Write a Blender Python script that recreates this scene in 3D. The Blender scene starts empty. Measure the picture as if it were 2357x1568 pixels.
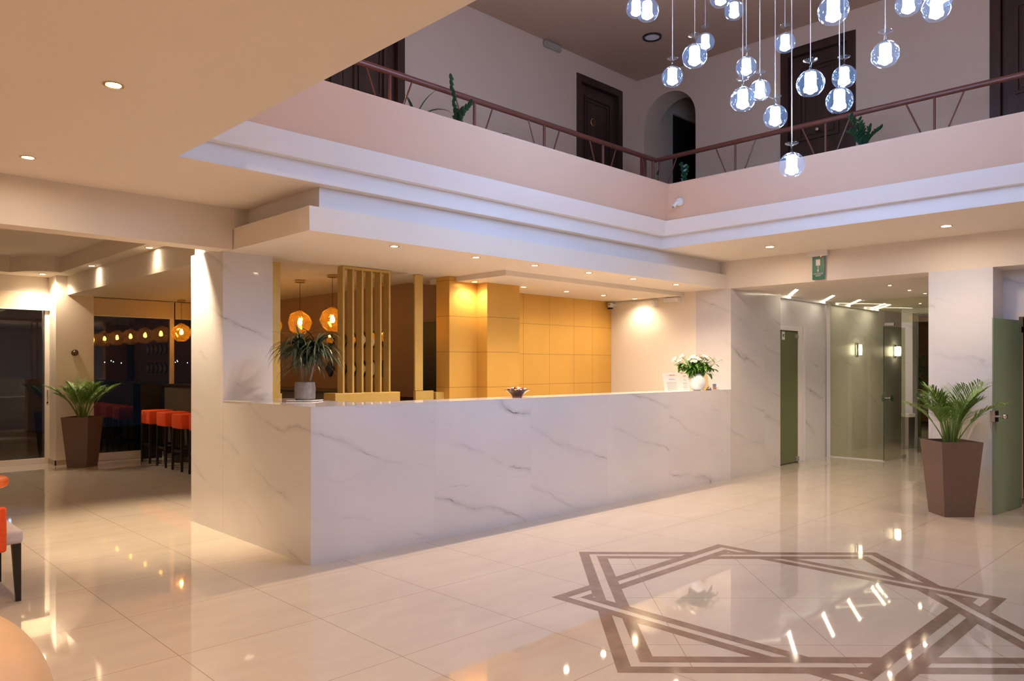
import bpy, bmesh, math, random
from mathutils import Vector, Matrix
PI = math.pi
R = math.radians
sc = bpy.context.scene
COL = sc.collection

# ------------------------------------------------------------------ camera, world, exposure
# X runs along the reception desk, Y across it (away from the camera), the camera stands at the origin
YAW = 0.7953
cam_d = bpy.data.cameras.new('camera')
cam_d.sensor_width = 36.0
cam_d.lens = 36.0 * 1726.0 / 2357.0
cam_d.shift_y = 60.0 / 2357.0
cam_d.clip_start = 0.05
cam = bpy.data.objects.new('camera', cam_d)
cam.location = (0, 0, 1.45)
cam.rotation_euler = (R(90), 0, YAW - R(90))
COL.objects.link(cam)
sc.camera = cam

world = bpy.data.worlds.new('night')
world.use_nodes = True
world.node_tree.nodes['Background'].inputs[0].default_value = (0.10, 0.13, 0.22, 1)
world.node_tree.nodes['Background'].inputs[1].default_value = 0.02
sc.world = world
sc.view_settings.view_transform = 'Standard'
sc.view_settings.look = 'None'
sc.view_settings.exposure = 0.87
sc.view_settings.gamma = 1.0
sc.view_settings.use_curve_mapping = False
sc.cycles.use_denoising = True
sc.cycles.use_adaptive_sampling = True
sc.cycles.adaptive_threshold = 0.02
sc.cycles.max_bounces = 9
sc.cycles.diffuse_bounces = 4
sc.cycles.glossy_bounces = 4
sc.cycles.transparent_max_bounces = 24
sc.cycles.sample_clamp_indirect = 6.0
sc.cycles.caustics_reflective = False
sc.cycles.caustics_refractive = False

WARM = (1.0, 0.65, 0.32)
WARM2 = (1.0, 0.56, 0.22)
COOL = (0.42, 0.58, 1.0)


def lamp(name, kind, loc, watts, color, size=0.04, spot=None, blend=0.6, rot=(0, 0, 0)):
    d = bpy.data.lights.new(name, kind)
    d.energy = watts
    d.color = color
    if kind == 'SPOT':
        d.spot_size = R(spot)
        d.spot_blend = blend
        d.shadow_soft_size = size
    elif kind == 'POINT':
        d.shadow_soft_size = size
    o = bpy.data.objects.new(name, d)
    o.location = loc
    o.rotation_euler = rot
    COL.objects.link(o)
    return o


# ------------------------------------------------------------------ materials
class NT:
    def __init__(s, name):
        s.m = bpy.data.materials.new(name)
        s.m.use_nodes = True
        s.t = s.m.node_tree
        s.t.nodes.clear()
        s.out = s.t.nodes.new('ShaderNodeOutputMaterial')

    def n(s, typ, **kw):
        nd = s.t.nodes.new('ShaderNode' + typ)
        for k, v in kw.items():
            setattr(nd, k, v)
        return nd

    def l(s, a, b):
        s.t.links.new(a, b)

    def put(s, sock, v):
        if isinstance(v, bpy.types.NodeSocket):
            s.l(v, sock)
        else:
            sock.default_value = v

    def math(s, op, a, b=0.0, c=0.0, clamp=False):
        nd = s.n('Math', operation=op, use_clamp=clamp)
        s.put(nd.inputs[0], a)
        s.put(nd.inputs[1], b)
        s.put(nd.inputs[2], c)
        return nd.outputs[0]

    def xyz(s):
        g = s.n('NewGeometry')
        x = s.n('SeparateXYZ')
        s.l(g.outputs['Position'], x.inputs[0])
        return x.outputs[0], x.outputs[1], x.outputs[2]

    def comb(s, x, y, z):
        c = s.n('CombineXYZ')
        s.put(c.inputs[0], x)
        s.put(c.inputs[1], y)
        s.put(c.inputs[2], z)
        return c.outputs[0]

    def noise(s, vec, scale, detail=4, rough=0.55, dist=0.0):
        nd = s.n('TexNoise')
        if vec is not None:
            s.l(vec, nd.inputs['Vector'])
        nd.inputs['Scale'].default_value = scale
        nd.inputs['Detail'].default_value = detail
        nd.inputs['Roughness'].default_value = rough
        nd.inputs['Distortion'].default_value = dist
        return nd.outputs['Fac']

    def ramp(s, f, stops):
        nd = s.n('ValToRGB')
        s.put(nd.inputs[0], f)
        e = nd.color_ramp.elements
        while len(e) < len(stops):
            e.new(0.5)
        for i, (p, c) in enumerate(stops):
            e[i].position = p
            e[i].color = (c[0], c[1], c[2], 1) if isinstance(c, tuple) else (c, c, c, 1)
        return nd.outputs[0]

    def mix(s, f, a, b):
        nd = s.n('Mix', data_type='RGBA')
        s.put(nd.inputs[0], f)
        for sock, v in ((nd.inputs[6], a), (nd.inputs[7], b)):
            if isinstance(v, tuple) and len(v) == 3:
                v = (v[0], v[1], v[2], 1)
            s.put(sock, v)
        return nd.outputs[2]

    def bsdf(s, color, rough=0.5, metal=0.0, spec=0.5, bump=None, bstr=0.1, **kw):
        b = s.n('BsdfPrincipled')
        if isinstance(color, tuple) and len(color) == 3:
            color = (color[0], color[1], color[2], 1)
        s.put(b.inputs['Base Color'], color)
        s.put(b.inputs['Roughness'], rough)
        b.inputs['Metallic'].default_value = metal
        b.inputs['Specular IOR Level'].default_value = spec
        for k, v in kw.items():
            b.inputs[k.replace('_', ' ')].default_value = v
        if bump is not None:
            bp = s.n('Bump')
            bp.inputs['Strength'].default_value = bstr
            bp.inputs['Distance'].default_value = 0.01
            s.put(bp.inputs['Height'], bump)
            s.l(bp.outputs[0], b.inputs['Normal'])
        s.l(b.outputs[0], s.out.inputs[0])
        return s.m


def plain(name, color, rough=0.5, metal=0.0, spec=0.5, var=0.06, scale=6.0, **kw):
    t = NT(name)
    tc = t.n('TexCoord')
    f = t.noise(tc.outputs['Object'], scale, 4)
    c2 = tuple(max(0.0, c * (1 - var)) for c in color)
    c3 = tuple(min(1.0, c * (1 + var)) for c in color)
    c = t.ramp(f, [(0.3, c2), (0.7, c3)])
    return t.bsdf(c, rough, metal, spec, **kw)


def emit(name, color, strength):
    t = NT(name)
    e = t.n('Emission')
    e.inputs[0].default_value = (color[0], color[1], color[2], 1)
    e.inputs[1].default_value = strength
    t.l(e.outputs[0], t.out.inputs[0])
    return t.m


def thin_glass(name, tint, refl=0.05, rough=0.0, frost=0.0, frost_col=(0.5, 0.6, 0.5)):
    t = NT(name)
    tr = t.n('BsdfTransparent')
    tr.inputs[0].default_value = (tint[0], tint[1], tint[2], 1)
    gl = t.n('BsdfGlossy')
    gl.inputs['Roughness'].default_value = rough
    gl.inputs[0].default_value = (1, 1, 1, 1)
    lw = t.n('LayerWeight')
    lw.inputs[0].default_value = 0.5
    f = t.math('POWER', lw.outputs['Facing'], 4.0)
    f = t.math('MULTIPLY_ADD', f, 0.9, refl, clamp=True)
    mx = t.n('MixShader')
    t.l(f, mx.inputs[0])
    t.l(tr.outputs[0], mx.inputs[1])
    t.l(gl.outputs[0], mx.inputs[2])
    last = mx.outputs[0]
    if frost > 0:
        df = t.n('BsdfDiffuse')
        df.inputs[0].default_value = (*frost_col, 1)
        tl = t.n('BsdfTranslucent')
        tl.inputs[0].default_value = (*frost_col, 1)
        m0 = t.n('MixShader')
        m0.inputs[0].default_value = 0.5
        t.l(df.outputs[0], m0.inputs[1])
        t.l(tl.outputs[0], m0.inputs[2])
        m2 = t.n('MixShader')
        m2.inputs[0].default_value = frost
        t.l(last, m2.inputs[1])
        t.l(m0.outputs[0], m2.inputs[2])
        last = m2.outputs[0]
    t.l(last, t.out.inputs[0])
    return t.m


def marble(name, base=(0.735, 0.735, 0.785), slab=True, rough=0.06, vein=1.0):
    """white stone slabs with thin grey veins running down one diagonal; slabs break the veins"""
    t = NT(name)
    x, y, z = t.xyz()
    sx = t.math('FLOOR', t.math('DIVIDE', t.math('SUBTRACT', x, 2.771), 1.1525))
    sz = t.math('FLOOR', t.math('DIVIDE', z, 0.5855))
    sy = t.math('FLOOR', t.math('DIVIDE', t.math('SUBTRACT', y, 4.92), 1.19))
    off = t.math('ADD', t.math('MULTIPLY', sx, 7.31), t.math('MULTIPLY', sy, 5.17))
    # axes: a along the veins, b and c across them
    a = t.math('ADD', t.math('ADD', t.math('MULTIPLY', x, 0.72), t.math('MULTIPLY', y, -0.72)), t.math('MULTIPLY', z, -0.36))
    b = t.math('ADD', t.math('ADD', t.math('MULTIPLY', x, 0.30), t.math('MULTIPLY', y, -0.30)), t.math('MULTIPLY', z, 0.90))
    c = t.math('ADD', t.math('MULTIPLY', x, 0.7), t.math('MULTIPLY', y, 0.7))
    v = t.comb(t.math('MULTIPLY', a, 0.34), t.math('ADD', t.math('MULTIPLY', b, 1.15), off), t.math('MULTIPLY', c, 0.45))

    big = t.math('SUBTRACT', t.noise(v, 1.6, 2), 0.5)
    small = t.math('SUBTRACT', t.noise(t.comb(t.math('MULTIPLY', a, 1.6), t.math('ADD', t.math('MULTIPLY', b, 1.6), off), c), 3.2, 5, 0.6), 0.5)
    wob = t.math('ADD', t.math('MULTIPLY', big, 1.25), t.math('MULTIPLY', small, 0.25))

    def line(coord, period, phase):
        f = t.math('ADD', t.math('ADD', t.math('DIVIDE', coord, period), wob), t.math('ADD', off, phase))
        return t.math('MULTIPLY', t.math('ABSOLUTE', t.math('SUBTRACT', t.math('FRACT', f), 0.5)), period)

    def core(d, width):
        return t.math('SUBTRACT', 1.0, t.math('DIVIDE', d, width), clamp=True)
    mask = t.ramp(t.noise(t.comb(t.math('MULTIPLY', a, 0.8), t.math('ADD', t.math('MULTIPLY', b, 1.6), off), c), 1.5, 3), [(0.44, 0.0), (0.68, 1.0)])
    mask2 = t.ramp(t.noise(t.comb(t.math('MULTIPLY', a, 0.8), t.math('ADD', t.math('MULTIPLY', b, 1.6), off), t.math('ADD', c, 4.0)), 1.5, 3), [(0.50, 0.0), (0.70, 1.0)])
    mask3 = t.ramp(t.noise(t.comb(t.math('MULTIPLY', a, 2.0), t.math('ADD', b, off), c), 3.0, 3), [(0.52, 0.15), (0.68, 1.0)])
    d1 = line(b, 0.46, 0.13)
    d2 = line(t.math('ADD', b, t.math('MULTIPLY', a, -0.45)), 0.62, 0.41)
    r1 = t.math('MULTIPLY', t.math('MULTIPLY', core(d1, 0.0085), mask), mask3)
    r2 = t.math('MULTIPLY', core(d1, 0.038), t.math('MULTIPLY', mask, 0.26))
    r3 = t.math('MULTIPLY', t.math('MULTIPLY', core(d2, 0.0045), mask2), t.math('MULTIPLY_ADD', mask3, 0.5, 0.15))
    tot = t.math('MULTIPLY', t.math('ADD', t.math('ADD', r1, r2), r3, clamp=True), 1.15 * vein, clamp=True)
    cloud = t.ramp(t.noise(v, 2.2, 3), [(0.35, tuple(q * 0.95 for q in base)), (0.65, base)])
    col = t.mix(tot, cloud, (0.20, 0.20, 0.23))
    if slab:
        fx = t.math('FRACT', t.math('DIVIDE', t.math('SUBTRACT', x, 2.771), 1.1525))
        g = t.n('NewGeometry')
        sn = t.n('SeparateXYZ')
        t.l(g.outputs['Normal'], sn.inputs[0])
        nx = t.math('ABSOLUTE', sn.outputs[0])
        ny = t.math('ABSOLUTE', sn.outputs[1])
        lx = t.math('MULTIPLY', t.math('LESS_THAN', fx, 0.0022), ny)
        fz = t.math('FRACT', t.math('DIVIDE', z, 0.5855))
        lz = t.math('MULTIPLY', t.math('LESS_THAN', fz, 0.005), nx)
        fy = t.math('FRACT', t.math('DIVIDE', t.math('SUBTRACT', y, 4.92), 1.19))
        ly = t.math('MULTIPLY', t.math('LESS_THAN', fy, 0.0022), nx)
        s_ = t.math('MULTIPLY', t.math('ADD', t.math('ADD', lx, lz), ly, clamp=True), 0.22)
        col = t.mix(s_, col, (0.45, 0.42, 0.40))
    return t.bsdf(col, rough, 0.0, 0.5)


def floor_mat():
    t = NT('polished_porcelain')
    x, y, z = t.xyz()
    P_ = 0.793

    def grid(u, v, ou, ov, w):
        a = t.math('ABSOLUTE', t.math('SUBTRACT', t.math('FRACT', t.math('DIVIDE', t.math('SUBTRACT', u, ou - P_ / 2), P_)), 0.5))
        b = t.math('ABSOLUTE', t.math('SUBTRACT', t.math('FRACT', t.math('DIVIDE', t.math('SUBTRACT', v, ov - P_ / 2), P_)), 0.5))
        return t.math('LESS_THAN', t.math('MINIMUM', a, b), w)
    g1 = grid(x, y, 1.44, 3.855, 0.0028)
    r = math.sqrt(0.5)
    p = t.math('MULTIPLY', t.math('ADD', x, y), r)
    q = t.math('MULTIPLY', t.math('SUBTRACT', x, y), r)
    g2 = grid(p, q, 6.66 * r, 2.30 * r, 0.0028)
    ins = t.math('LESS_THAN', t.math('ADD', t.math('ABSOLUTE', t.math('SUBTRACT', x, 4.48)), t.math('ABSOLUTE', t.math('SUBTRACT', y, 2.18))), 1.6)
    # the quiet field in the middle of the star is laid on the diagonal
    g = t.math('ADD', t.math('MULTIPLY', g2, ins), t.math('MULTIPLY', g1, t.math('SUBTRACT', 1.0, ins)), clamp=True)
    v = t.comb(t.math('MULTIPLY', x, 1.0), t.math('MULTIPLY', y, 3.0), 0.0)
    base = t.ramp(t.noise(v, 1.6, 5, 0.6, 0.5), [(0.3, (0.52, 0.455, 0.405)), (0.7, (0.57, 0.505, 0.45))])
    col = t.mix(t.math('MULTIPLY', g, 0.85), base, (0.30, 0.22, 0.16))
    rg = t.math('MULTIPLY_ADD', t.noise(v, 3.0, 3), 0.012, 0.024)
    return t.bsdf(col, rg, 0.0, 0.62, Coat_Weight=0.25, Coat_Roughness=0.012)


def gold_panel():
    t = NT('gold_panels')
    x, y, z = t.xyz()
    g = t.n('NewGeometry')
    sn = t.n('SeparateXYZ')
    t.l(g.outputs['Normal'], sn.inputs[0])
    ny = t.math('ABSOLUTE', sn.outputs[1])
    fz = t.math('ABSOLUTE', t.math('SUBTRACT', t.math('FRACT', t.math('DIVIDE', t.math('SUBTRACT', z, 1.217 - 0.199), 0.398)), 0.5))
    fz = t.math('LESS_THAN', fz, 0.009)
    deep = t.math('GREATER_THAN', y, 6.75)
    lines = None
    for px in (6.937, 7.439, 7.941, 8.344):
        k = t.math('LESS_THAN', t.math('ABSOLUTE', t.math('SUBTRACT', x, px)), 0.0035)
        lines = k if lines is None else t.math('ADD', lines, k)
    lines = t.math('MULTIPLY', t.math('MULTIPLY', lines, deep), ny)
    s_ = t.math('MULTIPLY', t.math('ADD', fz, lines, clamp=True), 0.5)
    base = t.ramp(t.noise(t.comb(x, y, t.math('MULTIPLY', z, 0.4)), 2.0, 3), [(0.3, (0.66, 0.38, 0.08)), (0.7, (0.73, 0.43, 0.10))])
    col = t.mix(s_, base, (0.16, 0.07, 0.01))
    return t.bsdf(col, 0.42, 0.35, 0.5)


def paint(name, color, rough=0.75):
    t = NT(name)
    tc = t.n('TexCoord')
    b = t.noise(tc.outputs['Object'], 60.0, 3)
    f = t.noise(tc.outputs['Object'], 0.8, 3)
    c2 = tuple(c * 0.98 for c in color)
    return t.bsdf(t.ramp(f, [(0.3, c2), (0.7, color)]), rough, 0, 0.3, bump=b, bstr=0.06)


def wood(name, c1, c2, rough=0.4, vert=True):
    t = NT(name)
    x, y, z = t.xyz()
    v = t.comb(t.math('MULTIPLY', x, 14.0), t.math('MULTIPLY', y, 14.0), t.math('MULTIPLY', z, 1.2))
    return t.bsdf(t.ramp(t.noise(v, 1.0, 5, 0.6, 0.4), [(0.3, c1), (0.7, c2)]), rough, 0, 0.45)


M = {}
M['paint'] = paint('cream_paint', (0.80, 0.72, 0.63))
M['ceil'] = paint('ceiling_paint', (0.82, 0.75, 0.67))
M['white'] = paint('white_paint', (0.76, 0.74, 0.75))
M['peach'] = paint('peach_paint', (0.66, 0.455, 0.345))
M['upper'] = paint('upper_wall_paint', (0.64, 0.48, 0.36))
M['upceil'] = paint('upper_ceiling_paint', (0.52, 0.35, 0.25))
M['brownwall'] = paint('brown_wall_paint', (0.34, 0.22, 0.16))
M['marble'] = marble('veined_marble')
M['marble_pillar'] = marble('pillar_marble', vein=0.35)
M['marble_honed'] = marble('honed_marble', rough=0.30)
M['marble_pier'] = marble('polished_pier_marble', base=(0.66, 0.65, 0.67), rough=0.16)
M['marble_top'] = marble('veined_marble_top', slab=False, rough=0.05)
M['floor'] = floor_mat()
M['inlay'] = plain('brown_inlay_stone', (0.235, 0.16, 0.13), 0.07, var=0.18, scale=9)
M['gold'] = gold_panel()
M['goldpaint'] = plain('gold_lacquer', (0.62, 0.43, 0.13), 0.38, metal=0.35, var=0.05)
M['darkwood'] = wood('dark_stained_wood', (0.035, 0.016, 0.013), (0.060, 0.028, 0.022), 0.35)
M['blackwood'] = wood('black_stained_wood', (0.012, 0.009, 0.008), (0.022, 0.016, 0.013), 0.4)
M['rail'] = plain('oxide_red_rail', (0.17, 0.055, 0.038), 0.35, var=0.1)
M['glass'] = thin_glass('clear_glass', (0.94, 0.97, 0.94), 0.05)
M['greenglass'] = thin_glass('greenish_glass', (0.90, 0.91, 0.80), 0.06)
M['nightglass'] = thin_glass('window_glass', (0.80, 0.82, 0.80), 0.07)
M['glass_edge'] = plain('glass_edge', (0.03, 0.09, 0.07), 0.2)
M['frosted'] = thin_glass('frosted_glass', (0.75, 0.85, 0.75), 0.03, frost=0.93, frost_col=(0.35, 0.46, 0.38))
M['globe'] = thin_glass('globe_glass', (0.88, 0.94, 1.0), 0.03, frost=0.006, frost_col=(0.50, 0.72, 1.0))
M['amber'] = thin_glass('amber_glass', (1.0, 0.70, 0.26), 0.07, frost=0.13, frost_col=(0.90, 0.50, 0.08))
M['chrome'] = plain('brushed_steel', (0.62, 0.60, 0.58), 0.22, metal=1.0, var=0.04)
M['brass'] = plain('brass', (0.72, 0.50, 0.24), 0.25, metal=1.0, var=0.05)
M['whiteplastic'] = plain('white_plastic', (0.78, 0.77, 0.76), 0.35, var=0.02)
M['greyplastic'] = plain('grey_plastic', (0.30, 0.29, 0.28), 0.45)
M['blackplastic'] = plain('black_plastic', (0.012, 0.012, 0.014), 0.35)
M['blackpanel'] = plain('black_panel', (0.008, 0.010, 0.016), 0.45)
M['alu'] = plain('white_lacquered_aluminium', (0.74, 0.66, 0.60), 0.4, var=0.02)
M['blind'] = plain('roller_blind_cloth', (0.66, 0.54, 0.40), 0.85, var=0.05, scale=40)
M['planter'] = plain('taupe_planter', (0.135, 0.082, 0.062), 0.55, var=0.06, scale=30)
M['soil'] = plain('soil', (0.03, 0.02, 0.012), 0.95, var=0.4, scale=60)
M['orange'] = plain('orange_upholstery', (0.80, 0.085, 0.012), 0.8, var=0.1, scale=50)
M['orangegloss'] = plain('orange_laminate', (0.85, 0.16, 0.03), 0.25)
M['seatwhite'] = plain('pale_grey_upholstery', (0.55, 0.50, 0.50), 0.85, var=0.06, scale=50)
M['beige'] = plain('beige_leather', (0.66, 0.43, 0.24), 0.5, var=0.05, scale=10)
M['concrete'] = plain('grey_concrete', (0.20, 0.185, 0.19), 0.85, var=0.2, scale=22)
M['porcelain'] = plain('white_porcelain', (0.85, 0.85, 0.86), 0.08, var=0.01)
M['frond'] = plain('palm_leaf', (0.135, 0.255, 0.045), 0.45, var=0.35, scale=8, Subsurface_Weight=0.0)
M['stem'] = plain('palm_stem', (0.22, 0.27, 0.07), 0.5, var=0.2)
M['dracaena'] = plain('dracaena_leaf', (0.040, 0.060, 0.035), 0.30, var=0.4, scale=10)
M['zz'] = plain('glossy_dark_leaf', (0.018, 0.075, 0.035), 0.3, var=0.3)
M['bouquetleaf'] = plain('bouquet_leaf', (0.10, 0.24, 0.03), 0.5, var=0.35, scale=20)
M['petal'] = plain('white_petal', (0.90, 0.88, 0.82), 0.6, var=0.03)
M['pollen'] = plain('yellow_green_centre', (0.45, 0.50, 0.05), 0.6)
M['paper'] = plain('white_paper', (0.80, 0.78, 0.76), 0.7, var=0.02)
M['ink'] = plain('grey_ink', (0.16, 0.16, 0.18), 0.7)
M['redink'] = plain('red_ink', (0.65, 0.22, 0.18), 0.7)
M['cardyellow'] = plain('yellow_card', (0.80, 0.62, 0.32), 0.6)
M['acrylic'] = thin_glass('clear_acrylic', (0.93, 0.93, 0.93), 0.06)
M['blueink'] = plain('blue_print', (0.13, 0.28, 0.62), 0.5)
M['orangeprint'] = plain('orange_print', (0.75, 0.30, 0.12), 0.5)
M['exitgreen'] = plain('exit_green', (0.0, 0.12, 0.075), 0.35, var=0.04)
M['signwhite'] = plain('sign_white', (0.72, 0.70, 0.72), 0.4)
M['barface'] = plain('dark_grey_laminate', (0.085, 0.070, 0.050), 0.5, var=0.15, scale=40)
M['mirror'] = plain('mirror', (0.75, 0.72, 0.68), 0.03, metal=1.0, var=0.01)
M['led_cool'] = emit('cool_white_led', (0.44, 0.64, 1.0), 81.0)
M['led_warm'] = emit('warm_downlight', (1.0, 0.80, 0.55), 55.0)
M['led_lobby'] = emit('lobby_downlight', (1.0, 0.78, 0.52), 270.0)
M['led_strip'] = emit('warm_strip', (1.0, 0.86, 0.66), 7.0)
M['filament'] = emit('filament_glow', (1.0, 0.62, 0.22), 45.0)
M['redled'] = emit('red_indicator', (1.0, 0.08, 0.05), 6.0)
M['greenled'] = emit('green_exit_glow', (0.0, 0.7, 0.5), 1.2)
M['harbour'] = emit('far_lamp', (0.8, 0.9, 0.8), 2.0)
M['led_wall'] = emit('wall_lamp_glow', (1.0, 0.85, 0.6), 8.0)
M['ext'] = plain('terrace_stone', (0.10, 0.09, 0.08), 0.8, var=0.3)
M['curtain'] = plain('brown_curtain', (0.16, 0.07, 0.03), 0.85, var=0.2)


# ------------------------------------------------------------------ mesh helpers
class MB:
    def __init__(s):
        s.v = []
        s.f = []

    def add(s, vs, fs):
        b = len(s.v)
        s.v += [tuple(p) for p in vs]
        s.f += [tuple(i + b for i in f) for f in fs]
        return s

    def box(s, x0, x1, y0, y1, z0, z1):
        v = [(x, y, z) for z in (z0, z1) for y in (y0, y1) for x in (x0, x1)]
        return s.add(v, [(0, 2, 3, 1), (4, 5, 7, 6), (0, 1, 5, 4), (1, 3, 7, 5), (3, 2, 6, 7), (2, 0, 4, 6)])

    def prism(s, pts, z0, z1, axis='z'):
        """extrude a polygon. axis z: pts=(x,y); y: pts=(x,z); x: pts=(y,z)"""
        def mk(p, h):
            return {'z': (p[0], p[1], h), 'y': (p[0], h, p[1]), 'x': (h, p[0], p[1])}[axis]
        n = len(pts)
        v = [mk(p, z0) for p in pts] + [mk(p, z1) for p in pts]
        return s.add(v, [tuple(range(n))[::-1], tuple(range(n, 2 * n))] + [(i, (i + 1) % n, n + (i + 1) % n, n + i) for i in range(n)])

    def frustum(s, bot, top):
        n = len(bot)
        return s.add(list(bot) + list(top), [tuple(range(n))[::-1], tuple(range(n, 2 * n))] + [(i, (i + 1) % n, n + (i + 1) % n, n + i) for i in range(n)])

    def tube(s, pts, r, n=8, cap=True):
        pts = [Vector(p) for p in pts]
        if not isinstance(r, (list, tuple)):
            r = [r] * len(pts)
        vs = []
        prev = None
        for i, p in enumerate(pts):
            t = (pts[min(i + 1, len(pts) - 1)] - pts[max(i - 1, 0)]).normalized()
            if prev is None:
                a = Vector((0, 0, 1)) if abs(t.z) < 0.9 else Vector((1, 0, 0))
                u = t.cross(a).normalized()
            else:
                u = (prev - t * prev.dot(t)).normalized()
            prev = u
            w = t.cross(u)
            for k in range(n):
                an = 2 * PI * k / n
                vs.append(p + (u * math.cos(an) + w * math.sin(an)) * r[i])
        fs = []
        for i in range(len(pts) - 1):
            for k in range(n):
                fs.append((i * n + k, i * n + (k + 1) % n, (i + 1) * n + (k + 1) % n, (i + 1) * n + k))
        if cap:
            fs.append(tuple(range(n))[::-1])
            fs.append(tuple((len(pts) - 1) * n + k for k in range(n)))
        return s.add(vs, fs)

    def lathe(s, prof, n=24, c=(0, 0, 0), close=False, axis='z', flute=0.0, nf=0):
        vs = []
        for (r, z) in prof:
            for k in range(n):
                an = 2 * PI * k / n
                rr = r * (1 + flute * math.cos(nf * an)) if flute else r
                p = {'z': (rr * math.cos(an), rr * math.sin(an), z), 'x': (z, rr * math.cos(an), rr * math.sin(an)), 'y': (rr * math.sin(an), z, rr * math.cos(an))}[axis]
                vs.append((p[0] + c[0], p[1] + c[1], p[2] + c[2]))
        m = len(prof)
        fs = []
        for i in range(m - 1 if not close else m):
            j = (i + 1) % m
            for k in range(n):
                fs.append((i * n + k, i * n + (k + 1) % n, j * n + (k + 1) % n, j * n + k))
        if not close:
            if prof[0][0] > 1e-6 and False:
                pass
        return s.add(vs, fs)

    def disc(s, c, r, n=20, axis='z', h=0.004):
        return s.lathe([(0.0001, 0), (r, 0), (r, h), (0.0001, h)], n, c, axis=axis)

    def ribbon(s, pts, widths, side=None, fold=0.0):
        """a leaf blade: strip with a slight V fold"""
        pts = [Vector(p) for p in pts]
        vs = []
        for i, p in enumerate(pts):
            t = (pts[min(i + 1, len(pts) - 1)] - pts[max(i - 1, 0)]).normalized()
            up = side if side is not None else Vector((0, 0, 1))
            sd = t.cross(up)
            if sd.length < 1e-3:
                sd = t.cross(Vector((0.3, 1, 0)))
            sd.normalize()
            nm = sd.cross(t).normalized()
            w = widths[i]
            vs += [p - sd * w + nm * fold * w, p, p + sd * w + nm * fold * w]
        fs = []
        for i in range(len(pts) - 1):
            a = i * 3
            fs += [(a, a + 1, a + 4, a + 3), (a + 1, a + 2, a + 5, a + 4)]
        return s.add(vs, fs)


def obj(name, mb, mat, parent=None, smooth=False, bevel=0.0, loc=None, seg=2):
    me = bpy.data.meshes.new(name)
    me.from_pydata(mb.v, [], mb.f)
    me.validate()
    bm = bmesh.new()
    bm.from_mesh(me)
    bmesh.ops.remove_doubles(bm, verts=bm.verts, dist=1e-6)
    bmesh.ops.recalc_face_normals(bm, faces=bm.faces)
    if bevel > 0:
        ed = [e for e in bm.edges if len(e.link_faces) == 2 and e.calc_face_angle(0) > 0.5]
        bmesh.ops.bevel(bm, geom=ed, offset=bevel, segments=seg, profile=0.5, affect='EDGES', clamp_overlap=True)
    bm.to_mesh(me)
    bm.free()
    if smooth:
        for p in me.polygons:
            p.use_smooth = True
        try:
            me.set_sharp_from_angle(angle=R(40))
        except Exception:
            pass
    me.materials.append(mat if not isinstance(mat, str) else M[mat])
    o = bpy.data.objects.new(name, me)
    COL.objects.link(o)
    if parent:
        o.parent = parent
    if loc:
        o.location = loc
    return o


def thing(name, label, cat, loc=(0, 0, 0), rotz=0.0, group=None):
    o = bpy.data.objects.new(name, None)
    o.empty_display_size = 0.1
    COL.objects.link(o)
    o.location = loc
    o.rotation_euler = (0, 0, rotz)
    o['label'] = label
    o['category'] = cat
    if group:
        o['group'] = group
    return o


def tag(o, label, cat, group=None):
    o['label'] = label
    o['category'] = cat
    if group:
        o['group'] = group
    return o


def struct(name, mb, mat, parent=None, **kw):
    o = obj(name, mb, mat, parent, **kw)
    if parent is None:
        o['kind'] = 'structure'
    return o


def dup(root, loc, rotz=None, label=None, group=None):
    r = root.copy()
    COL.objects.link(r)
    r.location = loc
    if rotz is not None:
        r.rotation_euler = (0, 0, rotz)
    if label:
        r['label'] = label
    if group:
        r['group'] = group
    for ch in list(root.children):
        c = ch.copy()
        COL.objects.link(c)
        c.parent = r
        for g in list(ch.children):
            d = g.copy()
            COL.objects.link(d)
            d.parent = c
    return r


def text_mb(s, size, width=None, ext=0.002):
    cu = bpy.data.curves.new('lettering', 'FONT')
    cu.body = s
    cu.size = size
    cu.extrude = ext
    cu.align_x = 'CENTER'
    cu.align_y = 'CENTER'
    o = bpy.data.objects.new('lettering', cu)
    COL.objects.link(o)
    dg = bpy.context.evaluated_depsgraph_get()
    me = bpy.data.meshes.new_from_object(o.evaluated_get(dg))
    vs = [tuple(v.co) for v in me.vertices]
    fs = [tuple(p.vertices) for p in me.polygons]
    bpy.data.objects.remove(o)
    bpy.data.curves.remove(cu)
    if width and vs:
        w = max(v[0] for v in vs) - min(v[0] for v in vs)
        k = width / w
        vs = [(v[0] * k, v[1], v[2]) for v in vs]
    m = MB()
    m.add(vs, fs)
    return m


def on_x_wall(m, x, y, z):
    """turn a flat XY layout so that it stands on a wall facing -X, reading left to right from the lobby"""
    q = MB()
    q.add([(x - v[2], y - v[0], z + v[1]) for v in m.v], m.f)
    return q


def on_y_wall(m, x, y, z):
    q = MB()
    q.add([(x + v[0], y - v[2], z + v[1]) for v in m.v], m.f)
    return q


# ------------------------------------------------------------------ levels taken from the room
ZC = 2.812      # lobby ceiling
ZB = 2.457      # beam, canopy
WX = 8.78       # wall to the corridor
VX0, VX1, VY0, VY1 = 1.855, 7.333, -0.63, 4.99   # stair void in the ceiling
UX, UY = 8.57, 6.25   # gallery walls upstairs
ZU = 5.43
ZF2 = 3.10

# ---- ground floor shell
struct('floor', MB().box(-5, 16.2, -6, 13.0, -0.12, 0.0), 'floor')
c = MB()
c.box(-5, VX0, -6, 6.29, ZC, 2.95)
c.box(VX0, VX1, VY1, 6.29, ZC, 2.95)
c.box(VX0, VX1, -6, VY0, ZC, 2.95)
c.box(VX1, WX + 0.1, -6, 6.29, ZC, 2.95)
struct('ceiling', c, 'ceil')
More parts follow.
